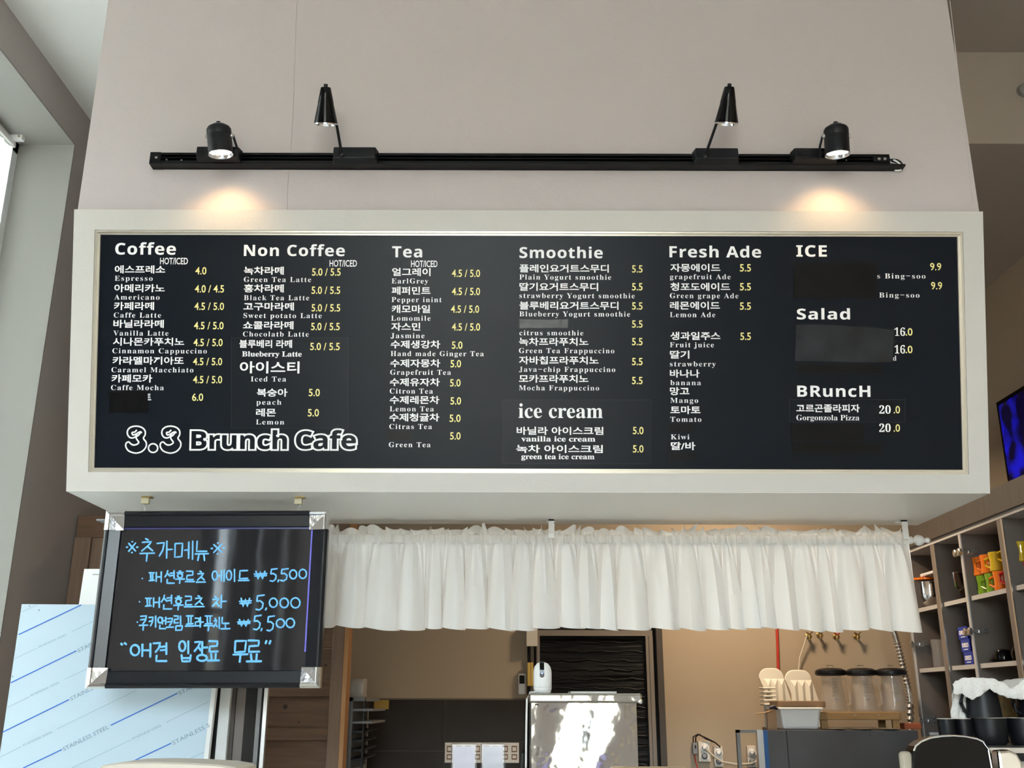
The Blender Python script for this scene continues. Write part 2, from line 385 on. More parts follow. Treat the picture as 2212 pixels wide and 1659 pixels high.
ring(tr_, (ix0 + e, ix1 - e, is0 + e, is1 - e), (ix0 + 2 * e, ix1 - 2 * e, is0 + 2 * e, is1 - 2 * e), -.012, -.012); ring(tr_, (ix0 + 2 * e, ix1 - 2 * e, is0 + 2 * e, is1 - 2 * e), (ix0 + 2 * e, ix1 - 2 * e, is0 + 2 * e, is1 - 2 * e), -.012, -.02)
lab(tr_.build('inner_trim', mat('champagne_trim', (.62, .58, .50), .3, .6), root), 'thin metallic trim around the black panel')
PO = -.016
B().add([FW(ix0, is0, PO), FW(ix1, is0, PO), FW(ix1, is1, PO), FW(ix0, is1, PO)], [(0, 1, 2, 3)]).build('panel', 'board', root)
LIFT = fn * .0012

def msgn(txt, u0, u1, vb, hpx, kind, m, name, off=0, space=1):
    pL = F(u0, vb, PO); pR = F(u1, vb, PO)
    pR = FW(pR.x, FL(pL).y, PO) if True else pR
    h = (F(u0, vb - hpx, PO) - pL).length
    mb = B(); text_mesh(mb, txt, pL, pR, sv, h, kind, off, space, LIFT)
    return mb.build(name, m, root)
def H(t, u0, u1, v0, v1): msgn(t, u0, u1, v1, v1 - v0, 'sansb', 'white', 'heading', .004, 1.08)
def K(t, u0, u1, vc, h=17.5): msgn(t, u0, u1, vc + h / 2, h, 'ko', 'white', 'korean_line', .021)
def E_(t, u0, u1, vb, h=10.6): msgn(t, u0, u1, vb, h, 'serif', 'white', 'english_line', -.006, 1.2)
def P(t, u0, u1, vc, h=15.8): msgn(t, u0, u1, vc + h / 2, h, 'plain', 'yellow', 'price', .012)
def HI(u0, u1, v0, v1): msgn('HOT/ICED', u0, u1, v1, v1 - v0, 'plain', 'white', 'hot_iced_caption', .012)

H('Coffee', 249, 380, 525, 550); HI(346, 406, 557, 571)
for k, ku, kc, en, eu, eb, p, pu, pc in (
    ('에스프레소', (248, 357), 582, 'Espresso', (248, 330), 606.4, '4.0', (422, 446), 585),
    ('아메리카노', (247, 356), 622.5, 'Americano', (247, 345), 647.2, '4.0 / 4.5', (421, 484), 624),
    ('카페라떼', (246, 333), 661, 'Caffe Latte', (246, 348), 686, '4.5 / 5.0', (420, 484), 661.7),
    ('바닐라라떼', (245, 354), 699.5, 'Vanilla Latte', (245, 364), 724.8, '4.5 / 5.0', (419, 483), 703.4),
    ('시나몬카푸치노', (244, 398), 738, 'Cinnamon Cappuccino', (243, 447), 763, '4.5 / 5.0', (418, 481), 739.8),
    ('카라멜마끼아또', (243, 397), 778.8, 'Caramel Macchiato', (241, 418), 804, '4.5 / 5.0', (417, 480), 781),
    ('카페모카', (241, 329), 817.5, 'Caffe Mocha', (240, 354), 842.4, '4.5 / 5.0', (417, 480), 820),
    ('트', (309, 327), 858, None, 0, 0, '6.0', (415, 439), 858),
    ('녹차라떼', (527, 613), 584.7, 'Green Tea Latte', (527, 672), 609, '5.0 / 5.5', (674, 736), 587.6),
    ('홍차라떼', (527, 613), 623, 'Black Tea Latte', (527, 668), 648.4, '5.0 / 5.5', (673, 735), 627),
    ('고구마라떼', (526, 635), 662, 'Sweet potato Latte', (526, 695), 686.9, '5.0 / 5.5', (673, 735), 665),
    ('쇼콜라라떼', (525, 634), 702.5, 'Chocolatb Latte', (525, 667), 726.8, '5.0 / 5.5', (672, 734), 705.4),
    ('블루베리 라떼', (517, 631), 742.7, None, 0, 0, '5.0 / 5.5', (670, 734), 748.5),
    ('복숭아', (555, 621), 848, 'peach', (554, 608), 874, '5.0', (667, 691), 848),
    ('레몬', (553, 596), 891, 'Lemon', (553, 614), 916.8, '5.0', (665, 689), 891.6),
    ('얼그레이', (847, 930), 587.6, 'EarlGrey', (846, 925), 612.2, '4.5 / 5.0', (976, 1037), 590.5),
    ('페퍼민트', (846, 930), 627.9, 'Pepper inint', (846, 954), 652.5, '4.5 / 5.0', (976, 1037), 629.6),
    ('캐모마일', (846, 929), 667.5, 'Lomomile', (845, 930), 692.7, '4.5 / 5.0', (974, 1035), 667.8),
    ('자스민', (845, 908), 705.7, 'Jasmine', (844, 917), 730.3, '4.5 / 5.0', (976, 1037), 706.3),
    ('수제생강차', (844, 951), 743.9, 'Hand made Ginger Tea', (844, 1045), 769, '5.0', (976, 999), 745.6),
    ('수제자몽차', (843, 951), 784.6, 'Grapefruit Tea', (843, 974), 809.4, '5.0', (973, 996), 785.7),
    ('수제유자차', (842, 950), 825.4, 'Citron Tea', (842, 935), 850, '5.0', (972, 995), 827),
    ('수제레몬차', (842, 949), 863.8, 'Lemon Tea', (842, 937), 888.4, '5.0', (973, 996), 866),
    ('수제청귤차', (841, 949), 901.5, 'Citras Tea', (841, 933), 926.6, '5.0', (971, 995), 903.5),
    (None, 0, 0, 'Green Tea', (840, 930), 965.7, '5.0', (972, 995), 941.6),
    ('플레인요거트스무디', (1122, 1315), 579.8, 'Plain Yogurt smoothie', (1122, 1320), 603.8, '5.5', (1365, 1388), 581),
    ('딸기요거트스무디', (1122, 1292), 619.5, 'strawberry Yogurt smoothie', (1122, 1371), 643.8, '5.5', (1365, 1388), 619.5),
    ('블루베리요거트스무디', (1122, 1336), 660, 'Blueberry Yogurt smoothie', (1122, 1361), 683.4, '5.5', (1365, 1388), 661),
    (None, 0, 0, 'citrus smoothie', (1122, 1260), 724.2, '5.5', (1365, 1388), 700),
    ('녹차프라푸치노', (1121, 1271), 738, 'Green Tea Frappuccino', (1121, 1327), 762.6, '5.5', (1365, 1388), 738),
    ('자바칩프라푸치노', (1121, 1293), 778.2, 'Java\u2212chip Frappuccino', (1121, 1329), 803, '5.5', (1365, 1388), 781),
    ('모카프라푸치노', (1121, 1271), 818, 'Mocha Frappuccino', (1121, 1294), 843, '5.5', (1365, 1388), 822),
    ('바닐라 아이스크림', (1116, 1303), 930.4, None, 0, 0, '5.0', (1367, 1390), 930),
    ('녹차 아이스크림', (1115, 1302), 969.5, None, 0, 0, '5.0', (1367, 1390), 969.6),
    ('자몽에이드', (1448, 1556), 578.4, 'grapefruit Ade', (1447, 1578), 603, '5.5', (1598, 1622), 578.7),
    ('청포도에이드', (1448, 1577), 619.5, 'Green grape Ade', (1447, 1595), 644, '5.5', (1598, 1622), 619.5),
    ('레몬에이드', (1447, 1555), 660, 'Lemon Ade', (1447, 1545), 685, '5.5', (1598, 1622), 661.3),
    ('생과일주스', (1448, 1556), 725.6, 'Fruit juice', (1447, 1542), 750, '5.5', (1599, 1622), 726.5),
    ('딸기', (1447, 1489), 766, 'strawberry', (1447, 1546), 791.3, None, 0, 0),
    ('바나나', (1447, 1511), 806.8, 'banana', (1448, 1514), 831.8, None, 0, 0),
    ('망고', (1447, 1489), 845, 'Mango', (1448, 1508), 870, None, 0, 0),
    ('토마토', (1448, 1513), 885.6, 'Tomato', (1448, 1515), 911, None, 0, 0),
    ('딸/바', (1449, 1502), 963.4, 'Kiwi', (1449, 1489), 949, None, 0, 0),
    (None, 0, 0, 'es Bing\u2212soo', (1884, 1999), 601.5, '9.9', (2009, 2033), 576.2),
    (None, 0, 0, 'Bing\u2212soo', (1899, 1986), 642.7, '9.9', (2011, 2035), 617.3),
    ('고르곤졸라피자', (1720, 1857), 881.8, None, 0, 0, None, 0, 0)):
    if k: K(k, *ku, kc)
    if en: E_(en, *eu, eb)
    if p: P(p, *pu, pc)
H('Non Coffee', 527, 745, 529, 553); HI(712, 771, 562, 576)
H('Tea', 847, 912, 532, 556); HI(888, 945, 563, 577)
H('Smoothie', 1122, 1302, 534, 557.5); H('Fresh Ade', 1446, 1644, 532, 556); H('ICE', 1720, 1786, 530, 554.5)
H('Salad', 1721, 1836, 667, 690); H('BRuncH', 1722, 1880, 833, 857)
msgn('Blueberry Latte', 523, 652, 770, 11, 'serif', 'white', 'english_line', .006)
K('아이스티', 518, 647, 793.5, 26); E_('Iced Tea', 542, 618, 824)
msgn('ice cream', 1120, 1302, 902.6, 21, 'lowserif', 'white', 'heading', 0)
msgn('vanilla ice cream', 1126, 1286, 953.5, 7.8, 'lowserif', 'white', 'english_line', .008)
msgn('green tea ice cream', 1126, 1284, 991.7, 7.8, 'lowserif', 'white', 'english_line', .008)
msgn('Gorgonzola Pizza', 1720, 1856, 907.7, 11.5, 'serif', 'white', 'english_line', -.006)
for vc in (717, 755):
    msgn('16', 1932, 1955, vc + 8.5, 17, 'serif', 'white', 'price', 0)
    P('.0', 1956, 1971, vc, 16)
for vc in (885, 924.5):
    msgn('20', 1899, 1924, vc + 8.5, 17, 'serif', 'white', 'price', .004)
    P('.0', 1930, 1944, vc, 16)
E_('d', 1929, 1936, 779)

# outlined cafe name: contour tubes around the letters
def outline(txt, u0, u1, v0, v1, off, rad):
    c = bpy.data.curves.new('t', 'FONT'); c.body = sansb(txt); c.offset = off; c.fill_mode = 'NONE'; c.bevel_depth = rad; c.bevel_resolution = 2; c.resolution_u = 4
    o = bpy.data.objects.new('t', c); C.objects.link(o)
    ev = o.evaluated_get(bpy.context.evaluated_depsgraph_get()); me = ev.to_mesh()
    vs = [v.co.copy() for v in me.vertices]; fs = [tuple(p.vertices) for p in me.polygons]
    ev.to_mesh_clear(); bpy.data.objects.remove(o)
    x0 = min(v.x for v in vs); x1 = max(v.x for v in vs); y0 = min(v.y for v in vs); y1 = max(v.y for v in vs)
    a = F(u0, v1, PO); b = F(u1, v1, PO); h = (F(u0, v0, PO) - a).length
    mb = B(); mb.add([FW(a.x + (b.x - a.x) * (v.x - x0) / (x1 - x0), FL(a).y + h * (v.y - y0) / (y1 - y0), PO + .001 + .02 * v.z) for v in vs], fs)
    mb.build('outlined_name', 'white', root)
outline('Brunch', 409, 624, 925, 974, .045, .034)
outline('Cafe', 635, 773, 925, 974, .045, .034)
def fpoly(pts, r, name, seg=8, m='white'):
    B().tube([F(u, v, PO) + LIFT for u, v in pts], r, seg, .3, fn).build(name, m, root)
for dx in (0, 74.5):     # ornate outlined numeral three
    pts = [(180 + x / 3.456 + dx, 740 + y / 3.456) for x, y in (
        (400, 652), (385, 668), (365, 672), (372, 690), (400, 680), (430, 665), (415, 690), (395, 705), (402, 725), (415, 745), (400, 760), (375, 765), (355, 755), (340, 742), (322, 750), (318, 775), (335, 805),
        (365, 820), (400, 825), (440, 812), (468, 780), (470, 745), (450, 715), (462, 690), (462, 660), (440, 635), (400, 624), (360, 630), (335, 650), (330, 680), (345, 706), (370, 712), (392, 700), (410, 672), (440, 672))]
    out = []
    for i in range(len(pts) - 1):   # Catmull-Rom
        p0, p1, p2, p3 = pts[max(i - 1, 0)], pts[i], pts[i + 1], pts[min(i + 2, len(pts) - 1)]
        for k in range(4):
            t = k / 4
            out.append(tuple(.5 * (2 * p1[j] + (p2[j] - p0[j]) * t + (2 * p0[j] - 5 * p1[j] + 4 * p2[j] - p3[j]) * t * t + (3 * p1[j] - p0[j] - 3 * p2[j] + p3[j]) * t ** 3) for j in (0, 1)))
    fpoly(out + [pts[-1]], .0022, 'outlined_name')
fpoly([(331 + 10 * math.cos(a * .3142), 968 + 9.5 * math.sin(a * .3142)) for a in range(21)], .0022, 'outlined_name')

# tapes and stickers on the panel
def patch(pts, name, m, th=.0008, off=.0016):
    mb = B(); mb.prism([F(u, v, PO + off) for u, v in pts], -fn * th); return mb.build(name, m, root)
def wavy(u0, v0, u1, v1, amp=1.0, n=9):
    r = rnd.uniform
    top = [(u0 + (u1 - u0) * i / n + r(-.5, .5), v0 + r(-amp, amp)) for i in range(n + 1)]
    bot = [(u1 - (u1 - u0) * i / n + r(-.5, .5), v1 + r(-amp, amp)) for i in range(n + 1)]
    return (top + bot)[::-1]
M['tapeshine'] = mat('crumpled_glossy_tape', (.002, .002, .003), .12, bump=(45, .6, (1, 1, 1), .003), spec=.35)
M['tapegrey'] = mat('glossy_tape', (.016, .022, .028), .2, bump=(45, .5, (1, 1, 1), .002), spec=.35, var=(9, (.004, .006, .009), (1, 1, 1)))
for (u0, v0, u1, v1) in ((1500 and 500, 730, 752, 925), (1085, 864, 1406, 1002), (1705, 863, 1955, 912)):
    patch([(u0, v1), (u1, v1), (u1, v0), (u0, v0)], 'sticker', 'film', .0003, .0005)
    for a, b in (((u0, v0), (u1, v0)), ((u0, v0), (u0, v1)), ((u0, v1), (u1, v1)), ((u1, v0), (u1, v1))):
        fpoly([a, b], .00035, 'sticker_edge', 4, 'filmedge')
for pts, m in ((wavy(236, 844, 319, 892), 'tapeshine'), (wavy(835, 932, 889, 950, .6), 'tape'), (wavy(1122, 690, 1227, 709, 1), 'tapegrey'),
               (wavy(1441, 915, 1501, 933, .8), 'tape'), (wavy(1445, 977, 1503, 998, .8), 'tape'), (wavy(1714, 568, 1894, 644, 1), 'tape'),
               ([(1720, 701), (1717, 780), (1800, 781), (1870, 783), (1928, 782), (1931, 713), (1870, 706), (1800, 702)], 'tapegrey'),
               (wavy(1720, 787, 1908, 807, 1.2), 'tape'), (wavy(1709, 915, 1866, 952, 1), 'tape'), (wavy(1712, 955, 1904, 981, 1.6), 'tape'),
               (wavy(1935 - 3, 702, 1953, 728, .3), 'tape'), (wavy(1930, 741, 1952, 767, .3), 'tape'), (wavy(1899, 866, 1929, 900, .3), 'tape'), (wavy(1895, 914, 1931, 939, .3), 'tape')):
    big = m == 'tape' and (max(p[0] for p in pts) - min(p[0] for p in pts)) < 40
    patch(pts, 'tape_patch', m, .0004 if big else .0006, .0007 if big else .0020)

# ================================================================== TRACK LIGHT
RY0, RY1 = UY - .0005, UY - .036
zt = atY(1100, 331, RY1).z; zbm = atY(1100, 355, RY1).z
rx0 = atY(325, 340, RY1).x; rx1 = atY(1922, 340, RY1).x
tk = T('track_rail', 'long black ceiling-style lighting track fixed across the upper wall', 'light track', ((rx0 + rx1) / 2, RY0, zbm))
b = MB(tk.location); hh = zt - zbm
b.box(rx0, rx1, RY0, RY0 - .006, zbm, zt); b.box(rx0, rx1, RY0, RY1, zt - .007, zt); b.box(rx0, rx1, RY0, RY1, zbm, zbm + .010)
b.box(rx0, rx1, RY0 - .006, RY1 + .006, zbm + hh * .62, zbm + hh * .68); b.box(rx0, rx1, RY0 - .006, RY1 + .012, zbm + hh * .44, zbm + hh * .48)
b.build('rail', 'black', tk, .0008)
ec = MB(tk.location).box(rx0 - .002, rx0 + .03, RY0, RY1 - .001, zbm - .001, zt + .001).build('end_cap', 'black', tk, .001)
MB(tk.location).lathe([(.004, 0), (.004, .002)], (rx0 + .018, RY1 - .001, (zt + zbm) / 2), (0, -1, 0), 12).build('screw', 'brushed', ec)
ec = MB(tk.location).box(rx1 - .05, rx1, RY1 + .004, RY1 - .002, zbm + .011, zt - .009).build('end_cap', 'satin', tk, .001)
for k in (0, 1): MB(tk.location).lathe([(.0045, 0), (.0045, .002)], (rx1 - .033 + .017 * k, RY1 - .002, (zt + zbm) / 2 + .001), (0, -1, 0), 12).build('screw', 'brushed', ec)
MB(tk.location).box(rx1, rx1 + .045, RY1 + .002, RY0, zbm, zbm + .006).build('cable_bracket', 'black', tk, .001)
for k in range(4):
    pts = []
    for i in range(9):
        t = i / 8; pts.append((rx1 - .002 + .042 * math.sin(t * 3.0 + k * .2), RY1 + .010 + .006 * k + .004 * math.sin(5 * t + k), (zbm + zt) / 2 - .006 + hh * .7 * (t - .5) * (1 if k % 2 else -.8) + .008 * math.sin(7 * t + k)))
    w = MB(tk.location).tube(pts, .0028, 6).build('wire', 'whitep' if k % 2 else 'satin', tk, smooth=True)
for uu, vv in ((360, 345), (392, 346), (1828, 346), (1278, 352), (1118, 354)):
    p = atY(uu, vv, RY1 + .01); MB(tk.location).lathe([(.003, 0), (.002, .002)], p, (0, -1, 0), 8).build('screw', 'brushed', tk)
def adapter(root, u0, u1, v0, v1, vlow, ulow0, ulow1):
    yb, yf = RY1 + .004, RY1 - .028
    a = MB(root.location)
    P4 = [atY(u0, v0, yf), atY(u1, v0, yf), atY(u1, v1, yf), atY(u0, v1, yf)]
    x0 = (P4[0].x + P4[3].x) / 2; x1 = (P4[1].x + P4[2].x) / 2; z1 = P4[0].z; z0 = P4[3].z
    dz = .006
    a.hexa([(x0, yf, z0), (x1, yf, z0), (x1 + .006, yb, z0 - dz), (x0 - .006, yb, z0 - dz), (x0, yf, z1), (x1, yf, z1), (x1 + .006, yb, z1 + dz * .4), (x0 - .006, yb, z1 + dz * .4)])
    return a.build('track_adapter', 'satin', root, .003), x0, x1, z0, z1, yf
def spot(u, vtop, vbot, lean, adp, label, armside):
    yh = RY1 - .085
    pb = atY(u + lean, vbot, yh); pt = atY(u, vtop, yh); pt = V((pt.x, pt.y * 0 + pb.y - .014, pb.z + .088)); ax = (pt - pb).normalized()
    t = T('spotlight', label, 'spotlight', (pb.x, yh, pb.z)); r = .0345
    ad, x0, x1, z0, z1, yf = adapter(t, *adp)
    for k in range(5): MB(t.location).box(x0 + .022 + .003 * abs(k - 2), x0 + .045 - .003 * abs(k - 2) + (4 - k) * .001, yf - .001, yf, z1 - .010 - .006 * k, z1 - .0085 - .006 * k).build('vent_slot', 'dark', ad)
    MB(t.location).lathe([(r * .90, .004), (r, 0), (r, .052), (r * .985, .053), (r * .985, .056), (r, .057), (r, .074), (r * .90, .080), (r * .5, .089), (.006, .092), (.006, .098), (.001, .099)], pb, ax, 40, False).build('housing', 'satin', t, smooth=True)
    MB(t.location).lathe([(r * .88, .022), (r * .84, .012), (r * .93, .001), (r * 1.0, -.0015), (r * 1.0, .001)], pb, ax, 40, False).build('rim', 'chrome', t, smooth=True)
    MB(t.location).lathe([(r * .86, 0), (r * .80, -.002)], pb + ax * .012, ax, 32).build('lens', 'bulb', t)
    for sgn in (-1, 1):
        c0 = pb + ax * .055 + V((sgn * r, 0, 0)); MB(t.location).lathe([(.007, 0), (.007, .005), (.004, .007)], c0, (sgn, 0, 0), 14).build('pivot', 'brushed', t, smooth=True)
    s = armside; base = V(((x0 + x1) / 2 + s * .0, yf, (z0 + z1) / 2))
    mbx = MB(t.location)
    mbx.tube([pb + ax * .055 + V((s * (r + .005), 0, 0)), pb + ax * .035 + V((s * (r + .008), .02, 0)), pb + ax * .012 + V((s * (r + .004), .045, 0)), V((pb.x + s * .022, yf, (z0 + z1) / 2 + .004))], .0035, 8)
    mbx.build('bracket_arm', 'satin', t, smooth=True)
    sl = bpy.data.lights.new('spot_lamp', 'SPOT'); sl.energy = 1.6; sl.color = (1, .62, .26); sl.spot_size = R(112); sl.spot_blend = .95; sl.shadow_soft_size = .02
    so = bpy.data.objects.new('spot_lamp', sl); C.objects.link(so); so.location = pb - ax * .006
    d = V((0, .42, -1)); so.rotation_euler = d.to_track_quat('-Z', 'Y').to_euler()
    return t
spot(474, 282, 333, 3, (424, 514, 316, 337, 350, 428, 520), 'lit black cylinder spotlight, left end of the track', 1)
spot(1803, 285, 334, 6, (1717, 1808, 319, 341, 355, 1712, 1815), 'lit black cylinder spotlight beside the loose white wires at the right', -1)
def conelamp(u, v, adp, armfoot, armtop, label, tiltx):
    yh = RY1 - .12
    t0 = atY(u[0], v[0], yh); ax = V((tiltx, -.44, .90)).normalized()
    pb = atY(u[1], v[1], yh); t = T('cone_lamp', label, 'track lamp', pb)
    ad, x0, x1, z0, z1, yf = adapter(t, *adp)
    r = .0335
    MB(t.location).lathe([(r * .95, .004), (r, 0), (r, .003), (r * .66, .056), (r * .67, .058), (r * .44, .098), (r * .40, .101), (.006, .101), (.006, .110), (.002, .111)], pb, ax, 40, False).build('shade', 'gloss', t, smooth=True)
    MB(t.location).lathe([(r * 1.0, .001), (r * 1.01, -.0025), (r * .92, -.003), (r * .85, .006), (r * .5, .03)], pb, ax, 40, False).build('rim', 'chrome', t, smooth=True)
    MB(t.location).lathe([(r * .84, .002), (r * .6, -.001), (.001, -.002)], pb + ax * .006, ax, 32).build('lens', 'glassoff', t)
    f = atY(*armfoot, yf); a = pb + V((armtop, .012, .006))
    MB(t.location).tube([f, a], .0042, 10).build('arm', 'black', t, smooth=True)
    MB(t.location).lathe([(.009, -.004), (.009, .012), (.004, .014)], f + V((0, .004, -.004)), (0, -1, 0), 14).build('swivel', 'black', t, smooth=True)
conelamp((706, 704), (210, 268), (720, 811, 317, 341, 350, 0, 0), (738, 332), .028, 'unlit black cone lamp on its thin arm, nearer the left spotlight', .02)
conelamp((1576, 1569), (207, 267), (1503, 1595, 319, 342, 350, 0, 0), (1524, 335), -.026, 'unlit black cone lamp on its thin arm, nearer the right spotlight', .05)

# ================================================================== HANGING MARKER BOARD
BY = 2.93
q4 = [atY(228, 1106, BY), atY(714, 1104, BY), atY(690, 1486, BY), atY(193, 1487, BY)]
cx_ = (q4[1] - q4[0] + q4[2] - q4[3]) / 2; cy_ = (q4[0] - q4[3] + q4[1] - q4[2]) / 2
ctr = (q4[0] + q4[1] + q4[2] + q4[3]) / 4; bw, bh = cx_.length, cy_.length
bx = cx_.normalized(); by = V((-bx.z, 0, bx.x)); bn = V((0, -1, 0))
def BP(a, b, c=0): return ctr + bx * a + by * b + bn * c     # board coordinates from its centre
cbr = T('hanging_board', 'black marker board with chrome corners hanging under the menu, blue handwriting', 'marker board', ctr)
fw = .047
def bar(a0, a1, b0, b1, hz):
    mb = MB(cbr.location)
    # profile across the bar: rounded lip outside, flat slope inside
    prof = [(0, -.012), (0, .010), (.15, .016), (.25, .014), (.30, .010), (.95, .004), (1, -.004), (1, -.012)]
    n = len(prof); vs = []
    for e in (0, 1):
        for p, h in prof:
            if hz: vs.append(BP(a0 + (a1 - a0) * e, b0 + (b1 - b0) * p, h))
            else: vs.append(BP(a0 + (a1 - a0) * p, b0 + (b1 - b0) * e, h))
    fs = [(i, i + 1, i + 1 + n, i + n) for i in range(n - 1)] + [tuple(range(n)), tuple(range(n, 2 * n))]
    return mb.add(vs, fs)
w2, h2 = bw / 2, bh / 2; cs = .054
bar(-w2 + cs, w2 - cs, h2, h2 - fw, 1).build('frame_bar', 'cbframe', cbr)
bar(-w2 + cs, w2 - cs, -h2, -h2 + fw, 1).build('frame_bar', 'cbframe', cbr)
bar(-w2, -w2 + fw, -h2 + cs, h2 - cs, 0).build('frame_bar', 'cbframe', cbr)
bar(w2, w2 - fw, -h2 + cs, h2 - cs, 0).build('frame_bar', 'cbframe', cbr)
for sx_ in (-1, 1):
    for sy_ in (-1, 1):
        o = (sx_ * (w2 + .001), sy_ * (h2 + .001)); mb = MB(cbr.location)
        def cp(a, b, h): return BP(o[0] - sx_ * a, o[1] - sy_ * b, h)
        s = cs + .002
        lv = [(0, -.013), (0, .011), (.006, .018), (.012, .016), (.015, .012)]
        for (d0, z0), (d1, z1) in zip(lv, lv[1:]):
            mb.add([cp(d0, d0, z0), cp(s, d0, z0), cp(s, d1, z1), cp(d1, d1, z1)], [(0, 1, 2, 3)])
            mb.add([cp(d0, d0, z0), cp(d0, s, z0), cp(d1, s, z1), cp(d1, d1, z1)], [(0, 1, 2, 3)])
        mb.add([cp(.015, .015, .012), cp(s, .015, .012), cp(s, s, .006)], [(0, 1, 2)])
        mb.add([cp(.015, .015, .012), cp(.015, s, .012), cp(s, s, .006)], [(0, 1, 2)])
        mb.build('corner_cap', 'corner', cbr)
MB(cbr.location).slab([BP(-w2 + fw * .9, -h2 + fw * .9, -.004), BP(w2 - fw * .9, -h2 + fw * .9, -.004), BP(w2 - fw * .9, h2 - fw * .9, -.004), BP(-w2 + fw * .9, h2 - fw * .9, -.004)], -bn * .006).build('writing_panel', 'cbpanel', cbr)
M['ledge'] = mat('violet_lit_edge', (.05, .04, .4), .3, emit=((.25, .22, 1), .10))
iw, ih = w2 - fw, h2 - fw
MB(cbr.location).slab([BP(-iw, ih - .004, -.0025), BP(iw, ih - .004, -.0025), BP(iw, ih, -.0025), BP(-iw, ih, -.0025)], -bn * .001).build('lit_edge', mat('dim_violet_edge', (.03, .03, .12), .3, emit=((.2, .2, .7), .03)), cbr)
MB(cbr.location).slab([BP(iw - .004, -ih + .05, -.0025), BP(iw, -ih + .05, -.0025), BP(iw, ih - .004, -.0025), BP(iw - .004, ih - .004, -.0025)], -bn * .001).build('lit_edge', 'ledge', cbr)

# handwriting: jamo strokes in unit boxes, y down
circ = [(.5 + .5 * math.cos(a * math.pi / 6 - 1.6), .5 + .5 * math.sin(a * math.pi / 6 - 1.6)) for a in range(13)]
J = {'ㄱ': [[(0, .05), (.95, 0), (.75, .55), (.3, 1)]], 'ㄴ': [[(.05, 0), (0, .95), (1, .95)]], 'ㄷ': [[(1, 0), (.05, .03), (0, .97), (1, .95)]],
     'ㄹ': [[(0, 0), (.95, .02), (.9, .45), (.1, .5), (.05, .98), (1, .96)]], 'ㅁ': [[(.05, .05), (0, 1), (.9, .95), (1, .03), (.05, .05)]],
     'ㅂ': [[(0, 0), (.08, 1), (.92, 1), (1, 0)], [(.05, .5), (.95, .5)]], 'ㅅ': [[(.55, 0), (.4, .5), (0, 1)], [(.45, .45), (1, .9)]],
     'ㅇ': [circ], 'ㅈ': [[(.05, .05), (.9, 0), (.55, .5), (0, 1)], [(.5, .5), (1, .95)]],
     'ㅊ': [[(.35, 0), (.6, .12)], [(.05, .3), (.9, .25), (.55, .6), (0, 1)], [(.5, .6), (1, .98)]],
     'ㅋ': [[(.05, .05), (.95, 0), (.8, .6), (.4, 1)], [(.05, .5), (.85, .42)]], 'ㅍ': [[(0, 0), (1, 0)], [(.3, .05), (.33, .9)], [(.7, .05), (.68, .9)], [(0, .98), (1, .92)]],
     'ㅎ': [[(.35, 0), (.65, .02)], [(.05, .25), (.95, .22)], [(.5 + .35 * (x - .5) * 2, .68 + .32 * (y - .5) * 2) for x, y in circ]],
     'ㅏ': [[(.2, 0), (.15, 1)], [(.2, .5), (1, .48)]], 'ㅣ': [[(.5, 0), (.5, 1)]], 'ㅐ': [[(.1, .05), (.08, .95)], [(.1, .5), (.85, .5)], [(.9, 0), (.88, 1)]],
     'ㅔ': [[(0, .5), (.5, .48)], [(.5, .05), (.48, .95)], [(.95, 0), (.92, 1)]], 'ㅕ': [[(0, .35), (.8, .3)], [(0, .65), (.8, .6)], [(.85, 0), (.85, 1)]],
     'ㅗ': [[(.5, 0), (.5, .9)], [(0, .95), (1, .9)]], 'ㅜ': [[(0, .05), (1, 0)], [(.5, .05), (.45, 1)]], 'ㅠ': [[(0, .05), (1, 0)], [(.3, .05), (.2, 1)], [(.65, .05), (.7, 1)]],
     'ㅛ': [[(.3, 0), (.35, .9)], [(.7, 0), (.66, .9)], [(0, .98), (1, .95)]], 'ㅡ': [[(0, .5), (1, .45)]]}
def syl(box, I, Vw, Fi=None):
    x0, x1, y0, y1 = box; out = []
    def put(j, a, b, c, d):
        for s_ in J[j]: out.append([(x0 + (a + (b - a) * x) * (x1 - x0), y0 + (c + (d - c) * y) * (y1 - y0)) for x, y in s_])
    hv = Vw in 'ㅗㅜㅠㅛㅡ'
    if not Fi:
        if hv: put(I, .12, .88, 0, .55 if Vw != 'ㅡ' else .75); put(Vw, 0, 1, .64 if Vw != 'ㅡ' else .8, 1)
        else: put(I, 0, .5 if Vw in 'ㅏㅣ' else .42, .1, .88); put(Vw, .56 if Vw in 'ㅏㅣ' else .52, 1, 0, 1)
    else:
        put(I, 0, .52, 0, .5); put(Vw, .5, 1, 0, .62); put(Fi, .2, .95, .68, 1)
    return out
def fig5(x0, x1, y0, y1): return [[(x0 + (x1 - x0) * a, y0 + (y1 - y0) * b) for a, b in ((.2, .05), (.12, .42), (.5, .38), (.85, .55), (.75, .85), (.4, 1), (0, .95))], [(x0 + (x1 - x0) * .2, y0 + (y1 - y0) * .06), (x1, y0)]]
def fig0(x0, x1, y0, y1): return [[(x0 + (x1 - x0) * x, y0 + (y1 - y0) * y) for x, y in circ]]
def won(x0, x1, y0, y1): 
    g = lambda a, b: (x0 + (x1 - x0) * a, y0 + (y1 - y0) * b)
    return [[g(.15, 0), g(.32, 1), g(.5, .1), g(.66, 1), g(.85, 0)], [g(0, .38), g(1, .3)], [g(.05, .62), g(.98, .55)]]
def star(x0, x1, y0, y1):
    g = lambda a, b: (x0 + (x1 - x0) * a, y0 + (y1 - y0) * b)
    return [[g(.2, .15), g(.8, .85)], [g(.8, .12), g(.2, .88)], [g(0, .5), g(.12, .5)], [g(.88, .5), g(1, .5)], [g(.48, 0), g(.55, .02)], [g(.45, 1), g(.52, .98)]]
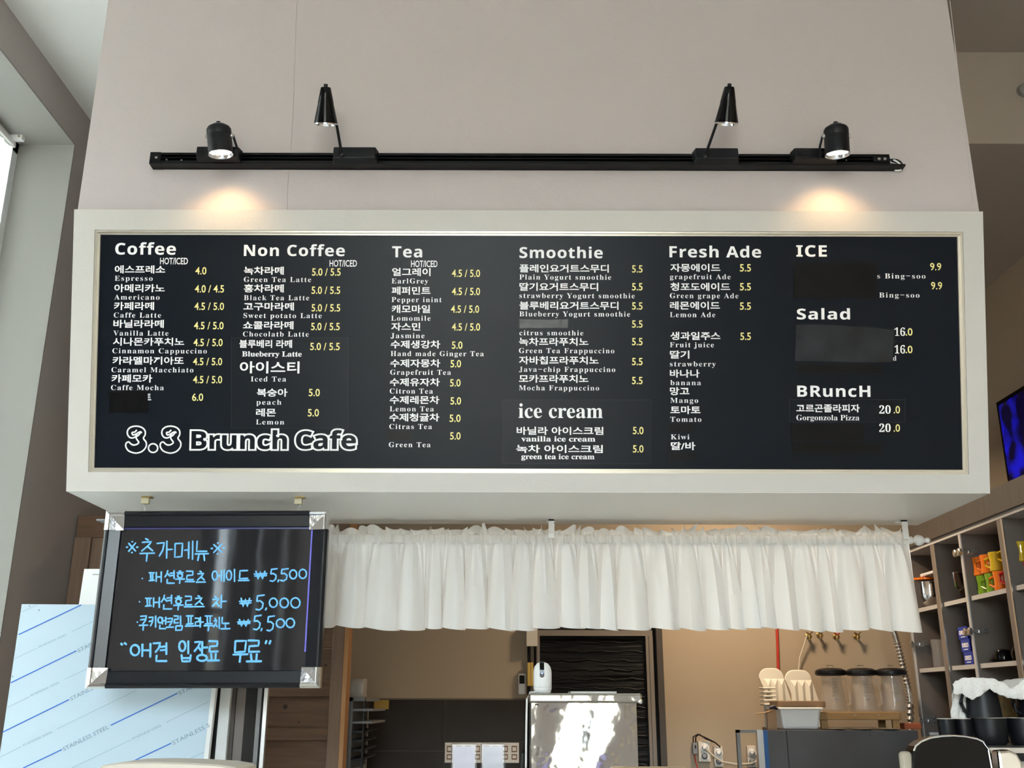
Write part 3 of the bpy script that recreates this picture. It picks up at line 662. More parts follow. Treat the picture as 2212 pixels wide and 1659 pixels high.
def dot(x, y, r=5): return [[(x - r * .4, y), (x + r * .4, y)]]
def hand(strokes, w):
    mb = MB(cbr.location)
    for s_ in strokes:
        w3 = []
        for (x, y) in s_:
            p = atY(180 + x / 3.7707, 1060 + y / 3.7707, BY - .0 + .0038); w3.append(p)
        pts = []
        for i in range(len(w3) - 1):
            for k in range(3): pts.append(w3[i].lerp(w3[i + 1], k / 3))
        pts.append(w3[-1]); d0 = (pts[1] - pts[0]).normalized() * w * .6; d1 = (pts[-1] - pts[-2]).normalized() * w * .6
        pts = [pts[0] - d0] + pts + [pts[-1] + d1]
        rr = [w * .45] + [w * rnd.uniform(.88, 1.1) for _ in pts[1:-1]] + [w * .45]
        mb.tube(pts, rr, 8, .3, (0, 1, 0))
    mb.build('handwriting', 'chalk', cbr, smooth=True)
ln = []
ln += [star(350, 445, 415, 505), syl((460, 580, 390, 575), 'ㅊ', 'ㅜ'), syl((600, 725, 410, 550), 'ㄱ', 'ㅏ'), syl((745, 895, 410, 560), 'ㅁ', 'ㅔ'), syl((910, 1020, 410, 570), 'ㄴ', 'ㅠ'), star(1040, 1150, 425, 515)]
for l in ln: hand(l, .0024)
for l in (dot(480, 715), syl((535, 640, 660, 745), 'ㅍ', 'ㅐ'), syl((665, 745, 650, 755), 'ㅅ', 'ㅕ', 'ㄴ'), syl((750, 825, 655, 755), 'ㅎ', 'ㅜ'), syl((830, 905, 655, 750), 'ㄹ', 'ㅡ'), syl((920, 995, 655, 755), 'ㅊ', 'ㅡ'),
          syl((1050, 1150, 645, 740), 'ㅇ', 'ㅔ'), syl((1165, 1250, 640, 740), 'ㅇ', 'ㅣ'), syl((1262, 1350, 650, 740), 'ㄷ', 'ㅡ'), won(1390, 1495, 655, 720), fig5(1520, 1580, 635, 738), [[(1592, 725), (1585, 742)]], fig5(1605, 1670, 635, 735), fig0(1680, 1738, 645, 718), fig0(1757, 1818, 640, 715),
          dot(458, 905), syl((505, 625, 868, 952), 'ㅍ', 'ㅐ'), syl((635, 725, 850, 965), 'ㅅ', 'ㅕ', 'ㄴ'), syl((735, 815, 860, 972), 'ㅎ', 'ㅜ'), syl((822, 892, 860, 955), 'ㄹ', 'ㅡ'), syl((900, 985, 855, 955), 'ㅊ', 'ㅡ'),
          syl((1050, 1165, 850, 955), 'ㅊ', 'ㅏ'), won(1270, 1370, 875, 945), fig5(1405, 1475, 850, 972), [[(1492, 955), (1484, 972)]], fig0(1515, 1580, 875, 950), fig0(1602, 1670, 875, 953), fig0(1690, 1765, 872, 955),
          dot(440, 1070), syl((455, 525, 1020, 1137), 'ㅋ', 'ㅜ'), syl((533, 605, 1020, 1112), 'ㅋ', 'ㅣ'), syl((608, 675, 1030, 1125), 'ㅇ', 'ㅐ', 'ㄴ'), syl((675, 735, 1040, 1120), 'ㅋ', 'ㅡ'), syl((738, 810, 1020, 1137), 'ㄹ', 'ㅣ', 'ㅁ'),
          syl((830, 903, 1020, 1112), 'ㅍ', 'ㅡ'), syl((910, 978, 1030, 1112), 'ㄹ', 'ㅏ'), syl((982, 1060, 1020, 1142), 'ㅍ', 'ㅜ'), syl((1062, 1120, 1030, 1122), 'ㅊ', 'ㅣ'), syl((1120, 1195, 1030, 1127), 'ㄴ', 'ㅗ'),
          won(1255, 1360, 1048, 1105), fig5(1385, 1450, 1015, 1132), [[(1455, 1122), (1447, 1142)]], fig5(1495, 1558, 1020, 1142), fig0(1572, 1638, 1045, 1115), fig0(1652, 1720, 1040, 1115)):
    hand(l, .0023)
for l in ([[(307, 1245), (318, 1255)], [(335, 1240), (350, 1252)]], syl((385, 555, 1245, 1355), 'ㅇ', 'ㅐ'), syl((570, 685, 1240, 1390), 'ㄱ', 'ㅕ', 'ㄴ'), syl((780, 880, 1225, 1390), 'ㅇ', 'ㅣ', 'ㅂ'), syl((905, 1012, 1230, 1387), 'ㅈ', 'ㅏ', 'ㅇ'),
          syl((1012, 1108, 1225, 1385), 'ㄹ', 'ㅛ'), syl((1220, 1340, 1220, 1395), 'ㅁ', 'ㅜ'), syl((1328, 1450, 1220, 1392), 'ㄹ', 'ㅛ'), [[(1492, 1222), (1484, 1245)], [(1525, 1222), (1516, 1248)]]):
    hand(l, .0030)
# brackets under the box with wires down to the board
for i, (u, lab_) in enumerate(((318, 'small ivory hook block and wire over the left of the marker board'), (646, 'small ivory hook block and wire over the right of the marker board'))):
    p = atZ(u, 1074, zb); p.y = BY
    h = T('hook', lab_, 'hook', p)
    MB(p).box(p.x - .010, p.x + .018, p.y - .012, p.y + .012, zb - .004, zb - .0005).build('plate', 'brass', h)
    MB(p).box(p.x - .011, p.x + .011, p.y - .008, p.y + .008, zb - .022, zb - .004).build('block', mat('ivory_block', (.50, .45, .30), .4), h, .001)
    ztop = ctr.z + h2
    for s in (-1, 1):
        MB(p).tube([(p.x + s * .006, p.y, zb - .022), (p.x + s * .005, p.y, zb - .026), (p.x - s * .003 + i * .002, p.y, zb - .036), (p.x + s * .003 + .004, p.y, ztop - .002)], .0008, 5).build('wire', 'brushed', h)

# ================================================================== VALANCE CURTAIN
CYv = 3.33
xa = atY(640, 1165, CYv).x; xb = atY(1958, 1165, CYv).x
zr = atY(1500, 1166, CYv).z; zh = atY(1500, 1358, CYv).z
vr = T('curtain_rod', 'white curtain rod with turned end finial under the menu box', 'curtain rod', ((xa + xb) / 2, CYv, zr))
MB(vr.location).tube([(xa, CYv, zr), (xb + .012, CYv, zr)], .011, 16).build('rod', 'whitep', vr, smooth=True)
MB(vr.location).lathe([(.012, 0), (.013, .004), (.009, .008), (.009, .014), (.016, .019), (.0185, .027), (.017, .036), (.010, .044), (.006, .048), (.009, .053), (.010, .059), (.006, .065), (.001, .066)], (xb + .012, CYv, zr), (1, 0, 0), 24).build('finial', 'whitep', vr, smooth=True)
for u in (1190, 1946):
    x = atY(u, 1150, CYv).x
    k = MB(vr.location); k.box(x - .009, x + .009, CYv - .042, CYv - .037, zr - .002, zb - .002); k.box(x - .009, x + .009, CYv - .042, CYv - .011, zb - .006, zb - .002); k.lathe([(.016, 0), (.016, .003), (.008, .006)], (x, CYv, zb - .0006), (0, 0, -1), 20)
    k.build('bracket', 'whitep', vr)
# fold phases with uneven widths
NF = 27; ws = [rnd.uniform(.55, 1.6) for _ in range(NF)]; tot = sum(ws); acc = [0]
for w in ws: acc.append(acc[-1] + w / tot)
amp = [rnd.uniform(.6, 1.25) for _ in range(NF + 1)]; lean = [rnd.uniform(-1, 1) for _ in range(NF + 1)]; hemo = [rnd.uniform(-.008, .008) for _ in range(NF + 1)]
hdr = [rnd.uniform(.2, 1) for _ in range(3 * NF + 4)]
def fold(s):
    s = min(max(s, 0), .99999)
    for i in range(NF):
        if s < acc[i + 1]:
            t = (s - acc[i]) / (acc[i + 1] - acc[i]); return i, t
    return NF - 1, 1.0
def lerp3(arr, i, t): e = t * t * (3 - 2 * t); return arr[i] * (1 - e) + arr[i + 1] * e
def val(s, t):     # t 0 top ruffle .. 1 hem
    i, f = fold(s); A = lerp3(amp, i, f); ph = 2 * math.pi * f
    x = xa + (xb - xa) * s
    if t < .11:       # ruffle above the rod
        k = 1 - t / .11
        hh_ = lerp3(hdr, i * 3 % NF, f); w = math.sin(ph * 1.5 + i * 1.7 + k * .8)
        z = zr + .010 + k * (.012 + .020 * hh_ * (1 + .55 * math.sin(ph * 2.0 + i * 2.1)))
        y = CYv - .015 - .013 * k * w - .005 * math.sin(ph * 3 + i)
        return V((x + .010 * k * math.cos(ph * 1.5 + i), y, z))
    if t < .22:       # sleeve over the rod
        k = (t - .11) / .11; z = zr + .012 - .030 * k
        y = CYv - .0135 - .004 * A * (1 + math.sin(ph * 2 + i)) - .012 * k * A * (1 - math.cos(ph)) * .5 - .004 * math.sin(ph * 4 + i * 2)
        return V((x + .002 * math.sin(ph * 3), y, z))
    k = (t - .22) / .78
    e = k ** .6
    y = CYv - .0135 - .001 - (.014 + .056 * e) * A * (1 - math.cos(ph)) * .5 - .0035 * math.sin(ph * 3 + i) * (1 - k) ** 2 - .009 * A * math.sin(2 * ph + i * 1.7) ** 2 * (1 - .4 * k)
    xx = x - .024 * e * math.sin(ph) * A + .004 * math.sin(2 * ph + i) * k + .010 * lerp3(lean, i, f) * k
    z = (zr - .018) + (zh - zr + .018) * k + (lerp3(hemo, i, f) + .006 * math.sin(ph + 1) - .004) * k * k
    return V((xx, y, z))
vc = MB(((xa + xb) / 2, CYv, zh)); vc.grid(val, NF * 16, 44)
tag(vc.build('valance_curtain', 'satin_white', smooth=True), 'short gathered white satin curtain hanging on the rod under the menu', 'curtain')

# ================================================================== LEFT WINDOW CURTAIN
cxx = XL - .22
def lc(s, t):
    y = 1.95 + (w1b - .03 - 1.95) * s; ph = s * 2 * math.pi * 26
    return V((cxx + .022 * math.sin(ph) * (.5 + .5 * t) + .006 * math.sin(ph * .37 + 2 * t), y + .006 * math.cos(ph) + .012 * (t * .5) * math.sin(s * 9), HZ - .055 - (HZ - 1.0) * t))
tag(MB((cxx, 2.7, 1.0)).grid(lc, 360, 12).build('window_curtain', 'sheer', smooth=True), 'tall white pleated curtain in the left window recess', 'curtain')
ct = T('curtain_track', 'white curtain track with end bracket under the window head', 'curtain track', (cxx, 2.7, HZ - .03))
MB(ct.location).box(cxx - .012, cxx + .012, 1.95, w1b - .05, HZ - .045, HZ - .025).build('rail', 'whitep', ct)
pk = atY(48, 299, w1b - .06)
MB(ct.location).box(cxx + .0, cxx + .05, w1b - .085, w1b - .06, HZ - .026, HZ - .0065).build('bracket', 'whitep', ct, .001)
MB(ct.location).lathe([(.004, 0), (.004, .002)], (cxx + .038, w1b - .0855, HZ - .015), (0, -1, 0), 10).build('screw', 'brass', ct)
# gathered curtains along the second left window and by the shop front (they show in the board's reflection)
for i, (ya, yb) in enumerate(((-.52, -.18), (-1.27, -.98), (-2.2, -1.76))):
    def gc(s, t, ya=ya, yb=yb): ph = s * 2 * math.pi * 6; return V((XL - .12 + .03 * math.sin(ph), ya + (yb - ya) * s + .04 * math.sin(t * 3), 3.58 - 2.9 * t))
    tag(MB((XL - .12, ya, .7)).grid(gc, 72, 6).build('side_curtain', 'darkcurtain', smooth=True), 'gathered curtain at the side window behind the viewer, darkened as if backlit, ' + ('nearest the menu', 'middle one', 'farthest from the menu')[i], 'curtain', 'gathered side window curtains')

# ================================================================== LEFT LOWER AREA
# steel sheet with printed protective film
SY = 3.20
sh = T('film_covered_sheet', 'upright steel sheet in pale blue protective film printed STAINLESS STEEL', 'steel sheet', atY(230, 1640, SY))
sq = [atY(-2, 1640, SY), atY(440, 1640, SY), atY(478, 1308, SY), atY(47, 1305, SY)]
dn = (sq[0] - sq[3]) * .9; ex = lambda a, b: a + (a - b) * ((a.z - .953) / (b.z - a.z))
sq2 = [ex(sq[0], sq[3]), ex(sq[1], sq[2]), sq[2], sq[3]]
MB(sh.location).slab(sq2, (0, .012, 0)).build('sheet', 'film_blue', sh)
def C8(x, y): return (x / 3.614, 1200 + y / 3.614)
def shp(x, y, o=.0012): return atY(*C8(x, y), SY - o)
def sline(a, b, w, m):
    MB(sh.location).tube([shp(*a), shp(*b)], w, 6, .15, (0, 1, 0)).build('printed_line', m, sh)
for a, b in (((145, 617), (635, 385)), ((85, 993), (597, 743)), ((22, 1378), (540, 1124)), ((180, 1659), (483, 1515)), ((865, 1325), (1385, 1075)), ((1015, 1617), (1337, 1465))): sline(a, b, .0017, 'inkblue')
for a, b in (((170, 440), (285, 388)), ((105, 810), (290, 722)), ((558, 595), (740, 509)), ((48, 1190), (228, 1103)), ((503, 968), (705, 872)), ((0, 1575), (165, 1492)), ((443, 1355), (1065, 1052)), ((560, 1659), (1020, 1440)), ((1297, 1303), (1630, 1140)), ((1430, 1610), (1590, 1535))): sline(a, b, .0005, 'inkgrey')
def stext(t, a, b, h, kind, m='inkgrey', off=0):
    pa, pb_ = shp(*a), shp(*b); up = V((-(pb_ - pa).z, 0, (pb_ - pa).x)).normalized(); mb = MB(sh.location)
    text_mesh(mb, t, pa, pb_, up, h, kind, off); mb.build('printed_lettering', m, sh)
for a, b in (((555, 1135), (910, 955)), ((497, 1528), (852, 1350)), ((612, 757), (970, 580)), ((1400, 1090), (1640, 972)), ((1352, 1480), (1640, 1335))):
    n = 'STAINLESS STEEL' if b[0] - a[0] > 300 else ('STAINLESS S' if a[1] > 1200 else 'STAINLESS')
    stext(n, a, b, .0115, 'plain')
for a, b in (((303, 722), (525, 622)), ((243, 1100), (468, 995)), ((181, 1490), (413, 1382)), ((1033, 1440), (1265, 1330))): stext('STAINLESS STEEL', a, b, .0058, 'serif', 'inkgrey', -.01)
for x, y in ((230, 395), (305, 427), (99, 945)): MB(sh.location).lathe([(.0016, 0), (.001, .001)], shp(x, y, 0), (0, -1, 0), 8).build('rivet', 'dark', sh)
mb = MB(sh.location); a0 = sq2[1]; a1 = sq2[2]
mb.slab([a0, a0 + V((.013, 0, 0)), a1 + V((.013, 0, 0)), a1], (0, .02, 0)); lab(mb.build('edge_strip', 'whitem', sh), 'bright bare edge of the sheet')
# white board behind the sheet
pw = [atY(171, 1306 + 30, 3.34), atY(300, 1336, 3.34), atY(310, 1229, 3.34), atY(182, 1229, 3.34)]
wb = T('white_board', 'plain white board standing behind the steel sheet', 'panel', pw[0])
MB(wb.location).slab([pw[0] + V((-.02, 0, -.5)), pw[1] + V((0, 0, -.5)), pw[2], pw[3]], (0, .02, 0)).build('body', 'whitep', wb)
for k in range(4):
    p = atY(202 + 4 * k, 1241, 3.339); MB(wb.location).box(p.x - .002, p.x + .002, p.y - .0005, p.y, p.z - .002, p.z + .002).build('print_mark', 'greyp', wb)
# pale rounded top at the foot of the sheet
p0 = [(205, 1659), (225, 1652), (260, 1647), (330, 1646), (400, 1648), (470, 1652), (515, 1659)]
kt = MB(); pts = [atY(u, v, 2.1) for u, v in p0]
base = [V((pts[-1].x, 2.1, .99)), V((pts[0].x, 2.1, .99))]
kt.o = V((pts[3].x, 2.1, .99)); kt.prism((pts + base)[::-1], (0, .16, 0)); tag(kt.build('till_cover', 'ivory', bevel=.01), 'cream curved top of the till below the steel sheet', 'till')
# glazed refrigerator cabinet right of the sheet
GY = 3.26
df = T('display_fridge', 'glass display cabinet with white steel post and dark side', 'display cabinet', atY(520, 1659, GY) - V((0, 0, 0)))
def vbar(root, u0, u1, Y, m, name, ztop=None, zlow=.953, dep=.02, vtop=1480, bev=0):
    a = atY(u0, vtop, Y); b_ = atY(u1, vtop, Y); z1 = ztop or a.z
    return MB(root.location).box(a.x, b_.x, Y, Y + dep, zlow, z1).build(name, m, root, bev)
zt_ = atY(500, 1300, GY).z
vbar(df, 467, 477, GY + .01, 'dark', 'gap_strip', zt_); vbar(df, 477, 500, GY, 'whitem', 'post', zt_, bev=.002)  # dark strips stand in for the shaded gaps beside the posts
vbar(df, 500, 512, GY + .02, 'laminate', 'side_panel', zt_); vbar(df, 512, 533, GY + .03, 'postface', 'side_panel', zt_); vbar(df, 533, 558, GY + .03, 'dkglass', 'glass_pane', zt_)
vbar(df, 558, 567, GY, 'grey', 'post', zt_); vbar(df, 567, 572, GY + .01, 'dark', 'gap_strip', zt_); vbar(df, 572, 580, GY, 'brushed', 'post', zt_)
# wooden partition of wide pine planks
WY = 4.05
wp = T('wooden_partition', 'dark pine plank partition behind the marker board', 'wooden shelf', (atY(450, 1500, WY).x, WY, 0))
wx0 = atY(178, 1250, WY).x; wx1 = atY(720, 1500, WY).x; wz1 = atY(220, 1114, WY).z
ed = [wz1 - .09]
for vv in (1210, 1300, 1400, 1492, 1586, 1680): ed.append(atY(640, vv, WY).z)
ed += [ed[-1] - .22 * k for k in range(1, 6)] + [.0]
ed = [e for e in ed if e >= 0]
for i in range(len(ed) - 1):
    o = MB(wp.location).box(max(wx0 + .05, XL + .06), wx1, WY + .02 + .003 * (i % 2), WY + .045, ed[i + 1] + .003, ed[i] - .003).build('plank', 'wood', wp, .002)
    if i in (4, 2):
        for (uu, vv, r) in (((616, 1527, .010), (645, 1560, .004)) if i == 4 else ((703, 1437, .006),)):
            p = atY(uu, vv, WY + .02); MB(wp.location).lathe([(r, 0), (r * .8, .001)], (p.x, WY + .0205, p.z), (0, -1, 0), 12).build('knot', 'knot', o)
MB(wp.location).box(XL + .004, wx1, WY - .01, WY + .03, wz1 - .09, wz1).build('top_rail', 'wood', wp, .002)
MB(wp.location).box(XL + .004, XL + .07, WY - .02, WY + .02, 0, wz1 - .09).build('stile', 'woodv', wp, .002)
x = atY(212, 1200, WY).x; MB(wp.location).box(XL + .07, x + .03, WY - .005, WY + .02, 0, wz1 - .09).build('stile', 'woodv', wp, .002)
a = atY(712, 1500, WY - .03).x; b_ = atY(738, 1500, WY - .03).x; c_ = atY(747, 1500, WY - .03).x
MB(wp.location).box(a, b_, WY - .03, WY + .06, 0, wz1).build('post', 'woodv', wp, .002)
lab(MB(wp.location).box(b_, c_, WY - .029, WY + .06, 0, wz1).build('post_edge', 'orange_edge', wp), 'orange raw wood edge of the post')
for zz in (ed[4], ed[5]): MB(wp.location).box(wx0 + .3, wx1, WY - .006, WY + .02, zz - .022, zz + .022).build('batten', 'wood', wp, .002)
p = atY(217, 1105, 3.3)
gd = T('grey_fixture', 'grey plastic fixture edge peeking over the wooden partition', 'fixture', p)
MB(gd.location).box(p.x - .012, p.x + .04, 3.3, 3.36, p.z - .03, zb - .001).build('body', 'greyp', gd, .008)

# ================================================================== KITCHEN BACK WALL
def bw_(u0, v0, u1, v1, Y, dep, root, name, m, bev=0):
    a = atY(u0, v0, Y); b_ = atY(u1, v1, Y); a2 = atY(u0, v1, Y)
    return MB(root.location).box((a.x + a2.x) / 2, (b_.x + atY(u1, v0, Y).x) / 2, Y, Y + dep, b_.z, a.z).build(name, m, root, bev)
tz = atY(1000, 1511, YB).z
tl_ = T('tiled_wainscot', 'dark brown wall tiles below the painted back wall', 'wall tiles', (-.5, YB, tz - .3))
tx1 = atY(1137, 1511, YB).x; jx = atY(961, 1560, YB).x
MB(tl_.location).box(-1.7, tx1, YB - .006, YB - .001, .02, tz + .006).build('grout_bed', 'grout', tl_)
tw, th_ = .60, atY(1000, 1511, YB).z - atY(1000, 1602, YB).z
for cI in range(-2, 1):
    z = tz; x0_ = jx + tw * cI; x1_ = min(x0_ + tw, tx1)
    if x0_ < -1.7: x0_ = -1.7
    hh_ = th_ * (1.22 if cI % 2 else 1.0)
    while z > .1:
        MB(tl_.location).box(x0_ + .002, x1_ - .002, YB - .012, YB - .005, max(z - hh_ + .002, .02), z - .002).build('tile', 'tile', tl_, .001)
        z -= hh_; hh_ = th_ * 1.22
# (structure-like but liftable) notes and fittings
p = atY(824, 1522, YB - .013)
tag(MB(p).box(p.x - .037, p.x + .037, p.y - .001, p.y, p.z - .022, p.z + .022).build('sticky_note', 'yellowsticky'), 'yellow note stuck on the top left of the dark tiles', 'note')
# pictogram poster
ps = T('wash_poster', 'cream instruction sheet with small brown pictograms on the tiles', 'poster', atY(1040, 1625, YB - .014))
bw_(961, 1604, 1121, 1648, YB - .0155, .0012, ps, 'sheet', 'ivory')
for k in range(8):
    u0 = 965 + 20 * k
    if k < 8:
        for v0, v1 in ((1611, 1625), (1629, 1641)):
            o = bw_(u0, v0, u0 + 12, v1, YB - .0160, .0004, ps, 'pictogram', mat('pict', (.22, .12, .07), .7))
            bw_(u0 + 2, v0 + 3, u0 + 10, v1 - 3, YB - .0164, .0003, ps, 'pictogram', 'ivory')
# acrylic menu stands near the till
for i, (u0, u1, l_) in enumerate(((975, 1030, 'clear acrylic sign holder with lilac card, left of the pair'), (1039, 1091, 'clear acrylic sign holder with grey card, right of the pair'))):
    Yh = 2.3; t = T('sign_holder', l_, 'sign holder', (atY((u0 + u1) / 2, 1659, Yh).x, Yh, .99)); a = atY(u0, 1606, Yh); b_ = atY(u1, 1606, Yh)
    MB(t.location).box(a.x, b_.x, Yh, Yh + .012, .99, a.z).build('acrylic_sleeve', 'acryl', t, .002)
    MB(t.location).box(a.x + .004, b_.x - .004, Yh + .004, Yh + .006, 1.0, a.z - .006).build('card', mat('card_lilac', (.42, .40, .50) if i == 0 else (.36, .38, .42), .5, var=(8, (.6, .55, .6), (1, 1, 3))), t)
    MB(t.location).box(a.x + .001, b_.x - .001, Yh - .03, Yh + .05, .986, .99).build('foot', 'acryl', t)
# remote control on the wall
t = T('remote_control', 'white air conditioner remote in its cradle beside the door', 'remote', atY(1128, 1480, YB - .012))
bw_(1119.5, 1455, 1136, 1500, YB - .022, .021, t, 'body', 'whitep', .006); bw_(1122, 1459, 1133, 1477, YB - .0235, .002, t, 'display', 'dark')
# junction box, cables, yellow sleeve
t = T('trunking_box', 'pale square cover box at the top left of the kitchen door', 'cover box', atY(1148, 1380, YB - .05)); bw_(1137, 1345, 1161, 1396, YB - .06, .059, t, 'cover', 'ivory', .002)
t = T('power_cable', 'black cables running down beside the kitchen door', 'cable', atY(1145, 1440, YB - .02))
for uu in (1141, 1144, 1155): MB(t.location).tube([atY(uu, 1390, YB - .02), atY(uu + 1, 1450, YB - .02), atY(uu - 1, 1510, YB - .02), atY(uu - 3, 1660, YB - .02)], .005, 8).build('strand', 'satin', t, smooth=True)
t = T('yellow_sleeve', 'yellow plastic sleeve around the cables left of the white camera', 'cable sleeve', atY(1145, 1460, YB - .05)); bw_(1139, 1431, 1152, 1482, YB - .055, .03, t, 'sleeve', 'yellowtag', .004)
MB(t.location).box(atY(1146, 1440, YB).x - .001, atY(1146, 1440, YB).x + .001, YB - .0556, YB - .055, atY(1146, 1482, YB - .05).z, atY(1146, 1431, YB - .05).z).build('joint', 'card', t)
# door with frame
d = st(MB((0, YB, 0)).box(atY(1163, 1500, YB).x, atY(1432, 1500, YB).x, YB - .004, YB - .001, 0, atY(1300, 1340, YB).z).build('door_1', 'dark'))
def dbar(u0, u1, v0, v1, y, dep, name, m): 
    a = atY(u0, v0, y); b_ = atY(u1, v1, y); return MB((0, YB, 0)).box(a.x, b_.x, y, y + dep, b_.z, a.z).build(name, m, d)
zlow = 0
yD = YB - .02
xl = atY(1166, 1450, yD).x; xr = atY(1396, 1450, yD).x; zT = atY(1280, 1374, yD).z
MB((0, YB, 0)).box(xl, xr, yD + .006, yD + .012, 0, zT).build('door_leaf', 'doorblack', d)
MB((0, YB, 0)).box(xl - .012, xr + .035, yD - .02, yD + .01, zT, zT + .028).build('head_rail', 'doorframe', d)
MB((0, YB, 0)).box(xl - .014, xl, yD - .02, yD + .01, 0, zT).build('stile', 'doorframe', d)
MB((0, YB, 0)).box(xr, xr + .036, yD - .02, yD + .01, 0, zT).build('stile', 'doorframe', d)
MB((0, YB, 0)).box(xr + .014, xr + .017, yD - .0215, yD - .02, 0, zT).build('stile_line', 'doordark', d)
x = atY(1412, 1450, yD).x
MB((0, YB, 0)).box(x + .014, x + .045, yD - .04, yD + .01, 0, zT + .1).build('architrave', 'doordark', d)
for k in range(17):      # faint quilting ribs on the sheet
    z = zT - .03 - .045 * k
    pts = [V((xl + .002 + (xr - xl - .004) * i / 24, yD + .004, z + .004 * math.sin(i * .9 + k * 2) + .002 * math.sin(i * 2.3 + k))) for i in range(25)]
    MB((0, YB, 0)).tube(pts, .0035, 6).build('rib', mat('black_sheet_rib', (.006, .006, .006), .45, spec=.25) if k == 0 else bpy.data.materials['black_sheet_rib'], d, smooth=True)
# polished appliance with camera on top
MY = 3.0
mx0 = atY(1148, 1560, MY).x; mx1 = atY(1385, 1560, MY).x; mz = atY(1270, 1501, MY).z
mp = T('polished_appliance', 'tall mirror-polished stainless appliance on the counter', 'appliance', ((mx0 + mx1) / 2, MY, .952))
NG = 24
def face(s, t): 
    return V((mx0 + (mx1 - .012 - mx0) * s, MY + .006 * math.sin(5 * s + 3 * t) * math.sin(math.pi * s) + .004 * math.sin(9 * t + 4 * s) * math.sin(math.pi * s), mz - .022 - (mz - .022 - .952) * t))
MB(mp.location).grid(face, NG, 40).build('front_panel', 'steel', mp, smooth=True)
MB(mp.location).box(mx0, mx1 - .012, MY + .012, MY + .30, .952, mz - .02).build('body', 'brushed', mp)
lid = MB(mp.location).box(mx0 - .008, mx1 + .004, MY - .012, MY + .30, mz - .022, mz + .004).build('lid', 'steel', mp, .006)
MB(mp.location).lathe([(.005, 0), (.006, .006), (.002, .009)], (mx1 - .002, MY - .012, mz - .018), (0, -1, 0), 14).build('screw', 'chrome', lid)
for uu in (1158, 1162): p = atY(uu, 1514, MY - .012); MB(mp.location).lathe([(.0025, 0), (.002, .003)], (p.x, MY - .002, mz - .027), (0, -1, 0), 8).build('rivet', 'dark', lid)
# white cable down its left edge
t = T('white_cable', 'thin white cable hanging down the left edge of the polished appliance', 'cable', (mx0 - .012, MY - .01, 1.2))
MB(t.location).tube([(mx0 + .02, MY + .03, mz + .008), (mx0 - .004, MY + .005, mz + .006), (mx0 - .013, MY - .014, mz - .012), (mx0 - .015, MY - .014, mz - .1), (mx0 - .018, MY - .012, 1.2), (mx0 - .018, MY - .012, .953)], .0028, 8).build('cable', 'whitep', t, smooth=True)
t = T('grey_cable', 'dark grey cable curving beside the polished appliance', 'cable', (mx0 - .03, MY + .02, 1.2))
MB(t.location).tube([(mx0 - .012, MY + .1, mz - .10), (mx0 - .024, MY + .06, mz - .16), (mx0 - .034, MY + .03, 1.3), (mx0 - .034, MY + .03, .953)], .004, 8).build('cable', 'greencoat', t, smooth=True)
# security camera
p = atY(1172, 1498, MY + .06); wc = T('security_camera', 'white egg-shaped security camera with black eye strip on the appliance', 'camera', (p.x, MY + .06, mz + .005))
rr = .0268
L0 = wc.location
MB(L0).lathe([(rr * .86, 0), (rr * .9, .002), (rr, .014), (rr * .99, .016)], L0, (0, 0, 1), 32).build('base', 'whitep', wc, smooth=True)
MB(L0).lathe([(rr * .985, .0165), (rr, .018), (rr, .055), (rr * .97, .064), (rr * .86, .074), (rr * .6, .083), (rr * .3, .086), (.001, .087)], L0, (0, 0, 1), 32).build('body', 'whitep', wc, smooth=True)
prof = [(.048, 0), (.052, .0), (.060, -.001), (.068, -.003), (.075, -.008), (.081, -.014), (.0855, -.022)]
mb = MB(L0); vs = []
pr = [(rr + .0012, .046), (rr + .0012, .055), (rr * .97 + .0012, .064), (rr * .86 + .0012, .0745), (rr * .6, .0845), (rr * .3, .088)]
for r_, z_ in pr:
    for s_ in (-.0065, .0065): vs.append(L0 + V((s_ - .002, -math.sqrt(max(r_ * r_ - s_ * s_, 0)), z_)))
mb.add(vs, [(2 * i, 2 * i + 1, 2 * i + 3, 2 * i + 2) for i in range(5)])
ey = mb.build('eye_strip', 'gloss', wc)
MB(L0).lathe([(.0068, 0), (.006, .002)], L0 + V((-.002, -rr + .0005, .049)), (0, -1, .0), 20).build('lens', 'gloss', wc)
MB(L0).lathe([(.0018, 0), (.0015, .001)], L0 + V((-.002, -rr - .0018, .054)), (0, -1, .0), 10).build('led', 'led', ey)
# papers on the appliance
a = atY(1231, 1495, MY + .1).x; b_ = atY(1329, 1495, MY + .1).x
tag(MB((a, MY + .1, mz + .005)).box(a, b_, MY + .06, MY + .2, mz + .005, mz + .010).build('notebook', 'paper'), 'thin pale notebook lying on the appliance', 'notebook')
# POS terminal facing the kitchen
PY = 2.25
pt_ = T('till_screen', 'cream till monitor whose top edge shows at the bottom of the picture', 'monitor', atY(1400, 1659, PY)); a = atY(1318, 1656.5, PY); b_ = atY(1485, 1656.5, PY)
MB(pt_.location).box(a.x, b_.x, PY, PY + .03, a.z - .24, a.z).build('housing', mat('tan_housing', (.45, .33, .2), .4), pt_, .008)
MB(pt_.location).box(a.x + .015, b_.x - .015, PY + .0295, PY + .031, a.z - .22, a.z - .02).build('screen', 'posscreen', pt_)
MB(pt_.location).box((a.x + b_.x) / 2 - .03, (a.x + b_.x) / 2 + .03, PY + .0, PY + .025, .952, a.z - .2).build('stand', 'satin', pt_)

